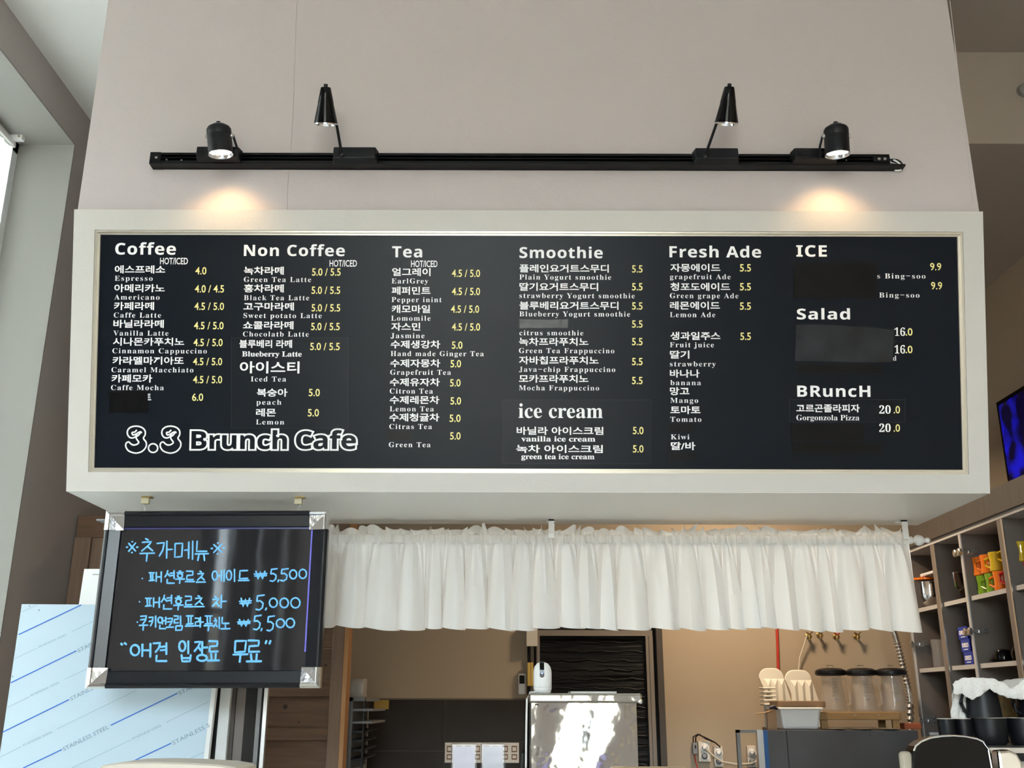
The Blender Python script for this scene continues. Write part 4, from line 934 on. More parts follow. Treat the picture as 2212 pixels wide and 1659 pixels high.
# counters (below the picture)
ctn = T('bar_counter', 'front bar counter just below the picture', 'counter', (0, 2.6, 0))
MB(ctn.location).box(-1.7, 1.75, 2.02, 2.62, 0, .91).build('base', 'laminate', ctn); MB(ctn.location).box(-1.72, 1.77, 2.0, 3.6, .91, .95).build('worktop', 'whitem', ctn, .003)
MB(ctn.location).box(-1.7, 1.75, 2.63, 3.33, .02, .90).build('shelf_unit', 'laminate', ctn)
MB(ctn.location).box(-1.70, .2, 2.02, 2.5, .95, .985).build('raised_ledge', 'whitem', ctn)

# ================================================================== RIGHT BACK WALL ITEMS
p = atY(1680, 1400, YB - .02)
t = T('red_pipe', 'thin red pipe running down the back wall', 'pipe', p); MB(t.location).tube([atY(1677, 1330, YB - .014), atY(1680, 1400, YB - .014), atY(1681, 1450, YB - .014), atY(1683, 1600, YB - .014)], .0075, 10).build('pipe', 'red', t, smooth=True)
vl = []
for i, (u, v, l_) in enumerate(((1748, 1373, 'brass wall tap joined to the white hose'), (1772, 1371, 'small brass wall tap, second from the left'), (1808, 1374, 'brass wall tap with a red lever'), (1852, 1374, 'small brass wall tap nearest the cabinet'))):
    p = atY(u, v, YB - .04); t = T('wall_tap', l_, 'tap', p)
    MB(p).lathe([(.012, 0), (.012, .006), (.007, .008), (.007, .04)], p + V((0, .04, .002)), (0, -1, 0), 16).build('body', 'brass', t, smooth=True)
    MB(p).lathe([(.011, -.004), (.014, 0), (.011, .006)], p + V((0, -.004, -.004)), (0, -1, 0), 14).build('nut', 'brass', t)
    MB(p).tube([p + V((-.016, -.008, .018)), p + V((0, -.012, .006)), p + V((.016, -.008, .018))], .0035, 8).build('handle', 'red' if i == 2 else 'brass', t, smooth=True)
    MB(p).tube([p + V((0, -.005, 0)), p + V((-.003, -.008, -.014)), p + V((-.002, -.008, -.022))], .006, 10).build('spout', 'brass', t, smooth=True)
t = T('water_hose', 'thin white hose dropping from the leftmost tap', 'hose', atY(1730, 1420, YB - .04))
MB(t.location).tube([atY(1743, 1372, YB - .05), atY(1738, 1390, YB - .04), atY(1728, 1420, YB - .03), atY(1725, 1450, YB - .03), atY(1725, 1580, YB - .03)], .0042, 8).build('hose', 'hose', t, smooth=True)
# corrugated flexible duct
p0_ = [atY(1926, 1350, 5.0), atY(1937, 1385, 5.0), atY(1948, 1430, 5.0), atY(1960, 1480, 5.0), atY(1966, 1520, 5.0), atY(1968, 1600, 5.02)]
pts, rad = [], []
for i in range(len(p0_) - 1):
    for k in range(12): pts.append(p0_[i].lerp(p0_[i + 1], k / 12)); rad.append(.019 if (i * 12 + k) % 2 else .012)
t = T('flexible_duct', 'corrugated silver flexible duct beside the cabinet', 'duct', atY(1950, 1450, 5.0)); MB(t.location).tube(pts, rad, 14).build('duct', mat('foil', (.62, .60, .58), .25, .9), t, smooth=True)
# sockets with plugs, small grey breaker
def socket(u0, v0, u1, v1, label):
    t = T('wall_socket', label, 'socket', atY((u0 + u1) / 2, (v0 + v1) / 2, YB - .02)); bw_(u0, v0, u1, v1, YB - .03, .029, t, 'cover', 'ivory', .003)
    for k in (.3, .72):
        p = atY((u0 + u1) / 2, v0 + (v1 - v0) * k, YB - .031); pl = MB(t.location).lathe([(.021, 0), (.021, .004), (.018, .003)], p, (0, -1, 0), 20).build('outlet', 'whitep', t)
        MB(t.location).lathe([(.015, 0), (.015, .014), (.008, .024)], p + V((0, -.003, 0)), (-.2, -1, .1), 14).build('plug', 'whitep' if k < .5 else 'greyp', t, smooth=True)
    return t
socket(1509, 1601, 1535, 1646, 'cream double wall socket beside the grey breaker'); socket(1543, 1612, 1562, 1657, 'cream wall socket behind the looping white cable'); socket(1615, 1611, 1634, 1658, 'cream wall socket seen through the open metal frame')
t = T('breaker', 'small grey circuit breaker left of the sockets', 'breaker', atY(1501, 1616, YB - .02)); bw_(1497, 1604, 1507, 1629, YB - .035, .034, t, 'body', 'greyp', .002); bw_(1501, 1610, 1504, 1616, YB - .038, .004, t, 'switch', 'dark')
t = T('socket_cables', 'dark cables arching over the wall sockets', 'cable', atY(1520, 1590, YB - .03))
for k in (0, 1): MB(t.location).tube([atY(1498 + 5 * k, 1606, YB - .03), atY(1497 + 6 * k, 1592, YB - .035), atY(1507 + 3 * k, 1586, YB - .04), atY(1525, 1594 + k * 2, YB - .04), atY(1545, 1604, YB - .04), atY(1556, 1614, YB - .035)], .0032, 8).build('cable', 'satin', t, smooth=True)
t = T('white_lead', 'white lead looping from the socket to the right', 'cable', atY(1570, 1640, YB - .06)); MB(t.location).tube([atY(1523, 1616, YB - .06), atY(1540, 1632, YB - .06), atY(1560, 1646, YB - .06), atY(1590, 1651, YB - .06), atY(1620, 1650, YB - .06), atY(1634, 1645, YB - .05)], .005, 8).build('cable', 'hose', t, smooth=True)
t = T('red_lead', 'thin red wire below the circuit breaker', 'wire', atY(1503, 1640, YB - .02)); MB(t.location).tube([atY(1500, 1628, YB - .02), atY(1503, 1645, YB - .02), atY(1508, 1662, YB - .02)], .003, 6).build('wire', 'red', t)

# refrigerator with blue strip and open metal frame
FY = 4.62
fz = atY(1800, 1577, FY).z
fr = T('grey_refrigerator', 'large grey steel refrigerator below the blender jars', 'refrigerator', (atY(1800, 1600, FY).x, FY, 0))
fx_0 = atY(1660, 1620, FY).x; fx_1 = atY(1984, 1590, FY).x
MB(fr.location).box(fx_0, fx_1, FY, FY + .03, .05, fz).box(fx_0 + .12, fx_1, FY + .03, FY + .6, .05, fz).build('cabinet', 'fridge', fr, .004)
jx_ = atY(1701, 1620, FY).x; MB(fr.location).box(jx_, jx_ + .003, FY - .001, FY, .05, fz).build('door_gap', 'dark', fr)
for uu in (1880, 1906): p = atY(uu, 1588, FY); MB(fr.location).lathe([(.0025, 0), (.002, .001)], (p.x, FY, p.z), (0, -1, 0), 8).build('screw', 'dark', fr)
sb = atY(1650, 1620, FY).x; MB(fr.location).box(sb, fx_0, FY - .004, FY + .02, .05, fz - .002).build('side_strip', 'bluestrip', fr)
s2 = atY(1637, 1620, FY).x; MB(fr.location).box(s2, sb, FY - .008, FY + .02, .05, fz).build('side_strip', 'brushed', fr)
s3 = atY(1593, 1620, FY).x; s4 = atY(1600, 1620, FY).x
MB(fr.location).box(s3, s4, FY - .008, FY + .02, .05, fz).build('open_frame', 'grey', fr); MB(fr.location).box(s3, s2, FY - .008, FY + .02, fz - .012, fz).build('open_frame', 'grey', fr)
MB(fr.location).box(s3, fx_1, FY + .02, FY + .5, .0, .05).build('plinth', 'dark', fr)
def on(u, Y, z=None): p = atY(u, 1577, Y); return V((p.x, Y, (z or fz) + .001))
# white tub
p = on(1722, 4.75); t = T('white_tub', 'white plastic tub with a rim on the refrigerator', 'tub', p)
hw = .092; hz_ = .092
MB(p).hexa([p + V(q_) for q_ in ((-hw * .86, -.07, 0), (hw * .86, -.07, 0), (hw * .86, .07, 0), (-hw * .86, .07, 0), (-hw, -.085, hz_), (hw, -.085, hz_), (hw, .085, hz_), (-hw, .085, hz_))]).build('bowl', 'whitep', t, .012)
MB(p).box(p.x - hw - .006, p.x + hw + .006, p.y - .092, p.y + .092, p.z + hz_ - .010, p.z + hz_).build('rim', 'whitep', t, .004)
tt = MB((p.x, p.y, p.z + hz_ + .001)).box(p.x - hw * .98, p.x + hw + .03, p.y - .05, p.y + .1, p.z + hz_ + .001, p.z + hz_ + .028)
tag(tt.build('card_box_lid', 'card', bevel=.003), 'flat brown cardboard lid lying across the white tub', 'cardboard')
# stack of foam containers, left of tub
px_ = on(1652, 4.95); t = T('container_stack', 'stack of nested white foam containers behind the tub', 'food containers', px_)
x0_ = atY(1650, 1540, 4.95).x; x1_ = atY(1672, 1540, 4.95).x; z0_ = px_.z
MB(px_).box(x0_ + .008, x1_ + .02, 4.92, 4.98, z0_, z0_ + .10).build('lower_body', 'paper', t, .003)
for k in range(5): MB(px_).box(x0_ - .008, x1_ + .004, 4.90, 4.985, z0_ + .10 + .018 * k, z0_ + .109 + .018 * k).build('rim', 'foam', t, .003)
zc_ = z0_ + .10 + .018 * 5
# upright tray lids: each a rounded slab leaning on the wall with folded ridges
for i, (u0, u1, v0, v1, l_) in enumerate(((1638, 1692, 1443, 1506, 'tall white foam tray standing upright, left one'), (1694, 1752, 1447, 1506, 'tall white foam tray standing upright, right one'))):
    Yt = 5.0; t = T('foam_tray', l_, 'tray', V((atY((u0 + u1) / 2, v1, Yt).x + .04, Yt, fz + .001)))
    a = atY(u0, v0, Yt); b_ = atY(u1, v0, Yt); z1_ = a.z; z0t = fz + .001; r_ = .045; pts = []
    for k in range(7): w = math.pi / 2 * k / 6; pts.append(V((b_.x - r_ + r_ * math.sin(w), Yt, z1_ - r_ + r_ * math.cos(w))))
    for k in range(7): w = math.pi / 2 * k / 6; pts.insert(0, V((a.x + r_ - r_ * math.sin(w), Yt, z1_ - r_ + r_ * math.cos(w))))
    pts = [V((a.x + .085, Yt, z0t))] + pts + [V((b_.x + .06, Yt, z0t))]
    MB(t.location).prism(pts, (0, .012, 0)).build('rim', 'foam', t, .004)
    cx0 = (a.x + b_.x) / 2; zm = z0t + (z1_ - z0t) * .82; z0t = z0t + (z1_ - z0t) * .45
    for s_ in (-1, 0, 1):
        w_ = (b_.x - a.x) * .27; xx = cx0 + .012 + s_ * w_
        MB(t.location).add([(xx - w_ * .5, Yt - .001, z0t), (xx + w_ * .5, Yt - .001, z0t), (xx, Yt - .016, z0t), (xx - w_ * .5, Yt - .001, zm), (xx + w_ * .5, Yt - .001, zm), (xx, Yt - .014, zm - .03)], [(0, 2, 5, 3), (2, 1, 4, 5), (3, 5, 4)]).build('fold', 'foam', t)
# wooden spatula, dark cap
t = T('wooden_spatula', 'wooden spatula with a dark tip sticking out left of the white tub', 'spatula', atY(1660, 1535, 4.72))
MB(t.location).tube([atY(1632, 1542, 4.66), atY(1650, 1540, 4.66), atY(1668, 1535, 4.66)], [.003, .005, .006], 10, .6).build('handle', 'woodl', t, smooth=True)
MB(t.location).tube([atY(1662, 1529, 4.66), atY(1672, 1527, 4.66), atY(1679, 1532, 4.66)], [.006, .009, .005], 12).build('tip', mat('navy', (.008, .01, .03), .4), t, smooth=True)
t = T('carton', 'thin pale carton standing between the foam stack and the tub', 'carton', on(1667, 4.70)); MB(t.location).box(t.location.x - .02, t.location.x + .02, 4.68, 4.70, fz + .001, fz + .085).build('body', 'card', t)
# wooden stand
sy0, sy1 = 4.74, 4.94
zs = atY(1860, 1538, sy0).z; sxa = atY(1770, 1545, sy0).x; sxb = atY(1947, 1545, sy0).x
ws_ = T('wooden_stand', 'low pale wooden stand carrying the blender jars', 'stand', ((sxa + sxb) / 2, 4.84, fz + .001))
MB(ws_.location).box(sxa, sxb, sy0, sy0 + .02, zs - .034, zs).build('front_rail', 'woodl', ws_, .003)
MB(ws_.location).box(sxa, sxb, sy1 - .02, sy1, zs - .034, zs).build('back_rail', 'woodl', ws_, .003)
MB(ws_.location).box(sxa, sxb, sy0 + .02, sy1 - .02, zs - .012, zs).build('board', 'woodl', ws_)
for xx in (sxa + .006, sxb - .04):
    for yy in (sy0 + .002, sy1 - .022): MB(ws_.location).box(xx, xx + .03, yy, yy + .02, fz + .001, zs - .034).build('leg', 'woodl', ws_, .002)
for uu in (1848, 1898, 1940): p = atY(uu, 1545, sy0); MB(ws_.location).lathe([(.003, 0), (.002, .001)], (p.x, sy0, p.z), (0, -1, 0), 8).build('nail', 'brushed', ws_)
# blender jars
def jar(u, label, Y=4.84):
    p = V((atY(u, 1530, Y).x, Y, zs + .001)); t = T('blender_jar', label, 'blender jar', p); h = atY(u, 1457, Y).z - p.z
    MB(p).lathe([(.060, 0), (.062, .006), (.060, .03), (.046, h * .85), (.045, h), (.043, h), (.044, h * .84), (.056, .03), (.056, .008), (.001, .006)], p, (0, 0, 1), 32, False).build('jar', 'jarglass', t, smooth=True)
    MB(p).lathe([(.056, 0), (.069, .004), (.071, .014), (.067, .024), (.05, .032), (.02, .035), (.001, .035)], p + V((0, 0, h - .006)), (0, 0, 1), 32).build('lid', 'satin', t, smooth=True)
    MB(p).tube([p + V((-.015, 0, h + .028)), p + V((-.014, 0, h + .040)), p + V((.014, 0, h + .040)), p + V((.015, 0, h + .028))], .0018, 6).build('lid_ring', 'brushed', t)
    MB(p).tube([p + V((.036, -.03, h * .9)), p + V((.048, -.05, h * .85)), p + V((.058, -.062, h * .5)), p + V((.060, -.064, h * .22)), p + V((.046, -.04, h * .16))], .0055, 10).build('handle', 'jarglass', t, smooth=True)
    sc = MB(p)
    for k in range(12):
        z_ = h * (.88 - .036 * k); r_ = .0605 - (.0605 - .0455) * (z_ / (h * .9)) + .0006
        sc.box(p.x - .014, p.x + (.010 if k % 3 else .014), p.y - r_ - .0006, p.y - r_ + .001, p.z + z_, p.z + z_ + .0018)
    sc.add([(p.x - .012, p.y - .059, p.z + h * .36), (p.x + .012, p.y - .059, p.z + h * .36), (p.x, p.y - .060, p.z + h * .28)], [(0, 2, 1)]); sc.box(p.x - .018, p.x + .018, p.y - .0585, p.y - .058, p.z + h * .41, p.z + h * .43)
    sc.build('scale_marks', 'greyp', t)
jar(1801, 'clear blender jar with black lid, beside the white tub'); jar(1868, 'clear blender jar with black lid, middle of the three'); jar(1932, 'clear blender jar with black lid, nearest the cabinet')
for i, (u, l_) in enumerate(((1806, 'flat silver lid lying under the stand, left one'), (1862, 'flat silver lid lying under the stand, middle one'), (1916, 'flat silver lid lying under the stand, right one'))):
    p = on(u, 4.67); tag(MB(p).lathe([(.036, 0), (.050 + .004 * i, .003), (.04, .007), (.001, .008)], p, (0, 0, 1), 28).build('pan_lid', 'brushed', smooth=True), l_, 'lid')
p = on(1964, 4.78); tag(MB(p).box(p.x - .03, p.x + .045, p.y - .03, p.y + .03, p.z, p.z + .026).build('clay_block', 'terracotta', bevel=.003), 'small terracotta coloured block on the right end of the refrigerator', 'block')

# left rack in kitchen
RY = 4.35
t = T('wire_rack', 'dark metal tray rack beside the wooden post', 'rack', (atY(770, 1600, RY).x, RY, 0))
x0_ = atY(752, 1560, RY).x; x1_ = atY(785, 1560, RY).x; rz = atY(770, 1506, RY).z
MB(t.location).box(x0_, x0_ + .016, RY, RY + .5, 0, rz).build('post', 'grey', t); MB(t.location).box(x1_ - .006, x1_, RY + .02, RY + .04, 0, rz).build('post', 'satin', t)
MB(t.location).box(x0_, x1_, RY, RY + .5, rz - .016, rz).build('top', 'grey', t)
for k, vv in enumerate((1533, 1560, 1580, 1600, 1620, 1640)):
    z = atY(770, vv, RY).z; MB(t.location).box(x0_ + .016, x1_ + (.035 if k < 2 else 0), RY + .01, RY + .45, z - .006, z + .003).build('tray', 'grey' if k < 2 else 'satin', t)
p = V((atY(771, 1490, RY + .1).x, RY + .1, rz + .001)); t = T('clear_box', 'clear plastic box of small cups on top of the tray rack', 'plastic box', p)
hb = atY(771, 1466, RY + .1).z - p.z
MB(p).box(p.x - .035, p.x + .035, p.y - .05, p.y + .05, p.z, p.z + hb).build('box', mat('clear_pet', (.7, .68, .64), .1, alpha=.35), t, .002)
MB(p).box(p.x - .024, p.x - .002, p.y - .03, p.y + .03, p.z + .012, p.z + hb * .85).build('contents', 'ivory', t, .003)
MB(p).box(p.x + .002, p.x + .024, p.y - .03, p.y + .03, p.z + .012, p.z + hb * .8).build('contents', 'ivory', t, .003)
t = T('sliding_door_edge', 'grey aluminium track edge along the wooden post', 'track', (atY(752, 1500, WY + .1).x, WY + .1, 0))
x = atY(750, 1500, WY + .1).x; MB(t.location).box(x, x + .008, WY + .09, WY + .11, 0, atY(750, 1395, WY + .1).z).build('track', 'brushed', t)

# ================================================================== WALL CABINET ON THE RIGHT
XC = 1.90; XD = XR - .004
zf1 = atX(2140, 1062, XC).z; zf0 = atX(2100, 1134, XC).z
yA = atX(2014, 1181, XC).y; yBv = atX(2071, 1150, XC).y; yCv = atX(2158, 1118, XC).y
yEnd = atX(1969, 1355, XC).y
cell = yA - yBv
s1 = atX(2060, 1300, XC).z; s2z = atX(2080, 1441, XC).z; s0z = atX(2003, 1600, XC).z - .02
yNear = yCv - 1.0
cb = T('wall_cabinet', 'open dark wood wall cabinet without doors along the right wall', 'cabinet', (XD, (yEnd + yNear) / 2, s0z))
MB(cb.location).box(XC - .02, XD, yNear, yEnd + .02, zf0, zf1).build('fascia', 'laminate', cb)
MB(cb.location).box(XC - .004, XD, yNear, yEnd, zf0 - .018, zf0).build('top_panel', 'edge', cb)
MB(cb.location).box(XD - .01, XD, yNear, yEnd, s0z, zf0 - .018).build('back_panel', 'cabin', cb)
MB(cb.location).box(XC, XD, yNear, yEnd, s0z - .018, s0z).build('bottom_panel', 'cabin', cb)
def divider(y, w, dbl):
    o = MB(cb.location).box(XC + .003, XD - .01, y - w / 2, y + w / 2, s0z, zf0 - .018).build('divider', 'cabin', cb)
    if dbl:
        MB(cb.location).box(XC - .002, XC + .003, y - w / 2 + .012, y + w / 2, s0z, zf0 - .018).build('edge_band', 'postface', o); MB(cb.location).box(XC - .002, XC + .003, y - w / 2, y - w / 2 + .012, s0z, zf0 - .018).build('edge_band', 'brushed', o)  # bright narrow strip stands in for the highlight along the wide edge
    else: MB(cb.location).box(XC - .002, XC + .003, y - w / 2, y + w / 2, s0z, zf0 - .018).build('edge_band', 'edge', o)
    return o
divs = [(yEnd, .016, 0), (yA, .045, 1), (yBv, .02, 0), (yCv, .045, 1), (yCv - .36, .02, 0), (yNear + .02, .045, 1)]
for d_ in divs: divider(*d_)
M['endpanel'] = M['doordark']
MB(cb.location).box(XC + .0, XD, yEnd + .009, yEnd + .03, s0z - .35, zf0).build('end_panel', 'grey', cb)
ys = [d_[0] for d_ in divs]
for i in range(len(ys) - 1):
    hi, lo = ys[i] - divs[i][1] / 2, ys[i + 1] + divs[i + 1][1] / 2
    for z in (s1, s2z):
        o = MB(cb.location).box(XC + .016, XD - .01, lo, hi, z - .009, z + .009).build('shelf', 'cabin', cb)
        MB(cb.location).box(XC + .012, XC + .016, lo, hi, z - .009, z + .009).build('edge_band', 'edge', o)
# hinges left from removed doors
def hinge(y, z, side):
    h = MB(cb.location)
    h.box(XC + .01, XC + .045, y + side * .010, y + side * .016, z - .012, z + .012); h.box(XC + .02, XC + .06, y + side * .012, y + side * .026, z - .005, z + .005); h.lathe([(.016, 0), (.016, .010), (.012, .012)], (XC - .012, y + side * .02, z), (-1, 0, 0), 16)
    h.box(XC - .015, XC + .02, y + side * .012, y + side * .022, z - .004, z + .004); h.lathe([(.006, 0), (.006, .004)], (XC + .05, y + side * .016, z + .014), (0, side, 0), 10)
    h.build('hinge', 'brushed', cb)
zh1 = atX(2082, 1192, XC).z; zh2 = atX(2104, 1364, XC).z
for z in (zh1, zh2): hinge(yBv, z, 1); hinge(yBv, z, -1)
hinge(yEnd, atX(1975, 1392, XC).z, -1); hinge(yEnd, atX(1993, 1557, XC).z, -1)
# television on the cabinet top
p1 = atX(2151, 870, 2.12); p2 = atX(2173, 1040, 2.12)
tv = T('television', 'flat television with a blue picture standing on top of the cabinet', 'television', (2.12, p1.y - .5, zf1))
MB(tv.location).box(2.12, 2.16, p1.y - 1.05, p1.y, zf1 + .012, p1.z).build('bezel', 'gloss', tv, .003); MB(tv.location).box(2.1185, 2.1205, p1.y - 1.03, p1.y - .022, zf1 + .03, p1.z - .02).build('screen', 'tvscreen', tv)
MB(tv.location).box(2.06, 2.22, p1.y - .7, p1.y - .35, zf1 + .001, zf1 + .012).build('foot', 'gloss', tv, .002)
# ceiling fitting at the right edge
p = atZ(2206, 192, ZC - .01) if False else atY(2206, 190, KY - .02)
t = T('wall_fitting', 'small beige rounded fitting at the right edge above the cabinet', 'fitting', p); MB(p).lathe([(.028, 0), (.026, .02), (.014, .03), (.001, .031)], (p.x + .02, KY - .0005, p.z), (0, -1, -.15), 24).build('cap', 'jamb', t, smooth=True)

# things in the cabinet
def cab(u, v, X): p = atX(u, v, X); return p
# steel mixing bowls
def bowl(y, z, X, r, h, label, wallthick=.002):
    p = V((X, y, z)); t = T('mixing_bowl', label, 'mixing bowl', p)
    MB(p).lathe([(r * .5, 0), (r * .68, .006), (r * .9, h * .22), (r * .99, h * .55), (r, h), (r + .004, h + .003), (r * .98, h), (r * .96, h * .55), (r * .85, h * .22), (r * .5, .01), (.001, .01)], p, (0, 0, 1), 36, False).build('bowl', 'chrome', t, smooth=True)
    return t
y1 = atX(2010, 1290, 2.02).y; y2 = atX(2059, 1270, 1.99).y
bt = bowl(y1, s1 + .010, 2.02, .075, .13, 'steel mixing bowl under the orange scraper, far shelf'); bowl(y2, s1 + .010, 1.99, .072, .13, 'steel mixing bowl on the shelf left of the mugs')
t = T('orange_strainer', 'orange rimmed strainer with a white handle lying on the far bowl', 'strainer', (2.0, y1, s1 + .145))
MB(t.location).lathe([(.05, 0), (.078, .004), (.078, .014), (.05, .02)], t.location, (0, 0, 1), 28).build('rim', 'orange', t, smooth=True)
MB(t.location).tube([(1.98, y1 + .09, s1 + .172), (1.97, y1 + .03, s1 + .168), (1.98, y1 - .08, s1 + .172), (2.0, y1 - .17, s1 + .178)], [.013, .012, .008, .008], 12).build('handle', 'whitep', t, smooth=True)
# mugs: upper row on lower row
def mug(y, z, X, r, h, m, label, flip=1, grp=None):
    p = V((X, y, z)); t = T('mug', label, 'mug', p, grp)
    MB(p).lathe([(r * .85, 0), (r, .004), (r * .92, h * .35), (r * .9, h * .6), (r, h * .95), (r * .97, h), (r * .9, h), (r * .82, h * .6), (r * .8, .01), (.001, .008)], p, (0, 0, 1), 26, False).build('cup', m, t, smooth=True)
    MB(p).tube([p + V((-.02, r * .9 * flip, h * .78)), p + V((-.028, (r + .016) * flip, h * .7)), p + V((-.028, (r + .018) * flip, h * .4)), p + V((-.02, r * .88 * flip, h * .25))], .005, 8).build('handle', m, t, smooth=True)
    return t
zl = s1 + .0105; hm = .078
us = [2113, 2130, 2150]; Xm = 1.965
for i, (u, l_) in enumerate(((2112, 'green glazed mug, farthest of the lower row'), (2129, 'green glazed mug, middle of the lower row'), (2148, 'green glazed mug under the yellow mug'))):
    mug(atX(u, 1262, Xm).y, zl, Xm, .034, hm, 'green', l_, 1)
mug(atX(2166, 1258, Xm).y, zl, Xm, .034, hm, 'orange', 'orange mug at the shelf divider, lower row', 1)
for i, (u, m, l_) in enumerate(((2117, 'orange', 'orange glazed mug on the upper row, farthest'), (2135, 'orange', 'orange glazed mug on the upper row beside the yellow one'), (2155, 'yel', 'yellow glazed mug on the upper row left of the divider'))):
    mug(atX(u, 1210, Xm).y, zl + hm + .001, Xm, .034, hm, m, l_, 1)
mug(atX(2184, 1195, Xm).y, zl + hm + .012, Xm, .034, hm, 'yel', 'yellow glazed mug right of the divider, first', 1); mug(atX(2204, 1190, Xm).y, zl + hm + .012, Xm, .034, hm, 'yel', 'yellow glazed mug at the right picture edge', 1)
for i, (u, l_) in enumerate(((2190, 'red glazed mug right of the divider'), (2211, 'red glazed mug cut by the right picture edge'))): mug(atX(u, 1250, Xm).y, zl, Xm, .034, hm * 1.0 + .010, 'redg', l_, 1)
# glass jugs on the second shelf
def jug(u, X, h, r, label, neck=False):
    y = atX(u, 1420, X).y; p = V((X, y, s2z + .0105)); t = T('glass_jug', label, 'glass', p)
    pr = [(r, 0), (r, h), (r * .94, h), (r * .94, .006), (.001, .006)] if not neck else [(r, 0), (r, h * .5), (r * .4, h * .75), (r * .35, h * .9), (r * .5, h), (r * .45, h), (r * .3, h * .9), (r * .35, h * .75), (r * .93, h * .5), (r * .93, .006), (.001, .006)]
    MB(p).lathe(pr, p, (0, 0, 1), 24, False).build('glass', 'cupglass', t, smooth=True)
jug(2013, 2.0, .125, .030, 'tall straight drinking glass, farthest on the second shelf'); jug(2028, 1.96, .125, .028, 'tall straight drinking glass left of the divider'); jug(2053, 2.0, .15, .034, 'narrow-necked glass carafe left of the blue boxes', True); jug(2066, 2.05, .12, .028, 'glass tumbler behind the blue boxes')
# blue snack boxes with white lettering
for i, (v, l_) in enumerate(((1426, 'blue snack box at the bottom of the stack of three'), (1400, 'blue snack box in the middle of the stack of three'), (1376, 'blue snack box on top of the stack of three'))):
    X = 1.93; y = atX(2092 - 3 * i, 1420, X).y; hb = .052; z = s2z + .0105 + (hb + .0005) * i
    t = T('snack_box', l_, 'snack box', (X, y, z)); MB(t.location).box(X, X + .16, y - .045 + .004 * (i % 2), y + .045, z, z + hb).build('box', 'bluebox', t, .0015)
    mb = MB(t.location); pL = V((X - .0006, y + .034, z + hb * .36)); pR = V((X - .0006, y - .030, z + hb * .36)); text_mesh(mb, 'OREO', pL, pR, V((0, 0, 1)), hb * .34, 'sansb', .02); mb.build('lettering', 'white', t)
    MB(t.location).box(X - .0005, X, y - .02, y + .02, z + hb * .16, z + hb * .22).build('print_line', 'white', t)
# black bowls on plates
X = 1.96; y = atX(2168, 1420, X).y; p = V((X, y, s2z + .0105)); t = T('black_dish_set', 'upturned black cup on a black saucer on the second shelf', 'cup', p)
MB(p).lathe([(.025, 0), (.055, .006), (.056, .009), (.02, .008)], p, (0, 0, 1), 28).build('saucer', 'gloss', t, smooth=True); MB(p).lathe([(.033, .009), (.034, .03), (.026, .045), (.012, .05), (.001, .05)], p, (0, 0, 1), 28).build('cup', 'gloss', t, smooth=True)
y = atX(2207, 1410, X).y; p = V((X, y, s2z + .0105)); tag(MB(p).lathe([(.035, 0), (.04, .03), (.03, .05), (.001, .055)], p, (0, 0, 1), 24).build('black_cup', 'gloss', smooth=True), 'black cup cut by the right picture edge on the second shelf', 'cup')
# folded cloths at the cabinet foot
p = V((1.95, atX(2012, 1590, 1.95).y, s0z + .001)); t = T('folded_cloths', 'small stack of folded pale cloths at the foot of the cabinet', 'cloths', p)
for k in range(4): MB(p).box(p.x - .03, p.x + .08, p.y - .06, p.y + .05, p.z + .014 * k, p.z + .013 + .014 * k).build('cloth', 'towel', t, .005)

# ================================================================== ESPRESSO MACHINE WITH CUPS
EY = 2.75
zc0 = atY(2100, 1605, EY).z
em = T('espresso_machine', 'black espresso machine with a silver rimmed rounded end panel', 'coffee machine', (atY(2080, 1659, 2.5).x, 2.6, .95))
YP = 2.45; pts = [atY(u, v, YP) for u, v in ((1973, 1659), (1974, 1622), (1978, 1612), (1990, 1602), (2010, 1594), (2035, 1590), (2060, 1589), (2085, 1591), (2110, 1596), (2125, 1603), (2135, 1620), (2142, 1659))]
lo = [V((pts[-1].x + .01, YP, 1.05)), V((pts[0].x, YP, 1.05))]
MB(em.location).prism((pts + lo)[::-1], (0, .05, 0)).build('end_panel', 'gloss', em, .002)
MB(em.location).tube([p + V((0, .0, .0)) for p in pts[1:]], .0022, 8).build('end_panel_rim', 'chrome', em, smooth=True)
pts2 = [p + V((.030, .055, -.004)) for i, p in enumerate(pts)]
MB(em.location).prism(([*pts2] + [V((pts2[-1].x + .01, pts2[0].y, 1.05)), V((pts2[0].x, pts2[0].y, 1.05))])[::-1], (0, .03, 0)).build('inner_panel', 'satin', em, .003)
zM = atY(2150, 1606, EY).z - .004
bx0 = atY(2014, 1600, 2.9).x
MB(em.location).box(bx0, 1.78, 2.54, 2.9, 1.02, zM - .03).build('body', 'brushed', em, .01)
MB(em.location).box(bx0, 1.78, 2.58, 2.9, zM - .012, zM).build('cup_tray', 'brushed', em)
for k in range(14): MB(em.location).box(bx0 + .25 + .02 * k, bx0 + .26 + .02 * k, 2.575, 2.58, zM - .011, zM - .002).build('tray_slot', 'dark', em)
MB(em.location).box(bx0 + .02, 1.76, 2.6, 2.88, zM - .03, zM - .012).build('tray_base', 'dark', em)
hp = [atY(u, v, 2.5) for u, v in ((2155, 1622), (2180, 1620), (2198, 1628), (2208, 1645), (2212, 1660))]
MB(em.location).prism([V((p.x, 2.5, p.z)) for p in hp] + [V((hp[-1].x, 2.5, 1.3)), V((hp[0].x, 2.5, 1.3))], (0, .04, 0)).build('chrome_shoulder', 'chrome', em, .006)
for sx_ in (0.03, .30): MB(em.location).lathe([(.02, 0), (.02, .07)], (bx0 + sx_, 2.77, .951), (0, 0, 1), 16).build('foot', 'satin', em)
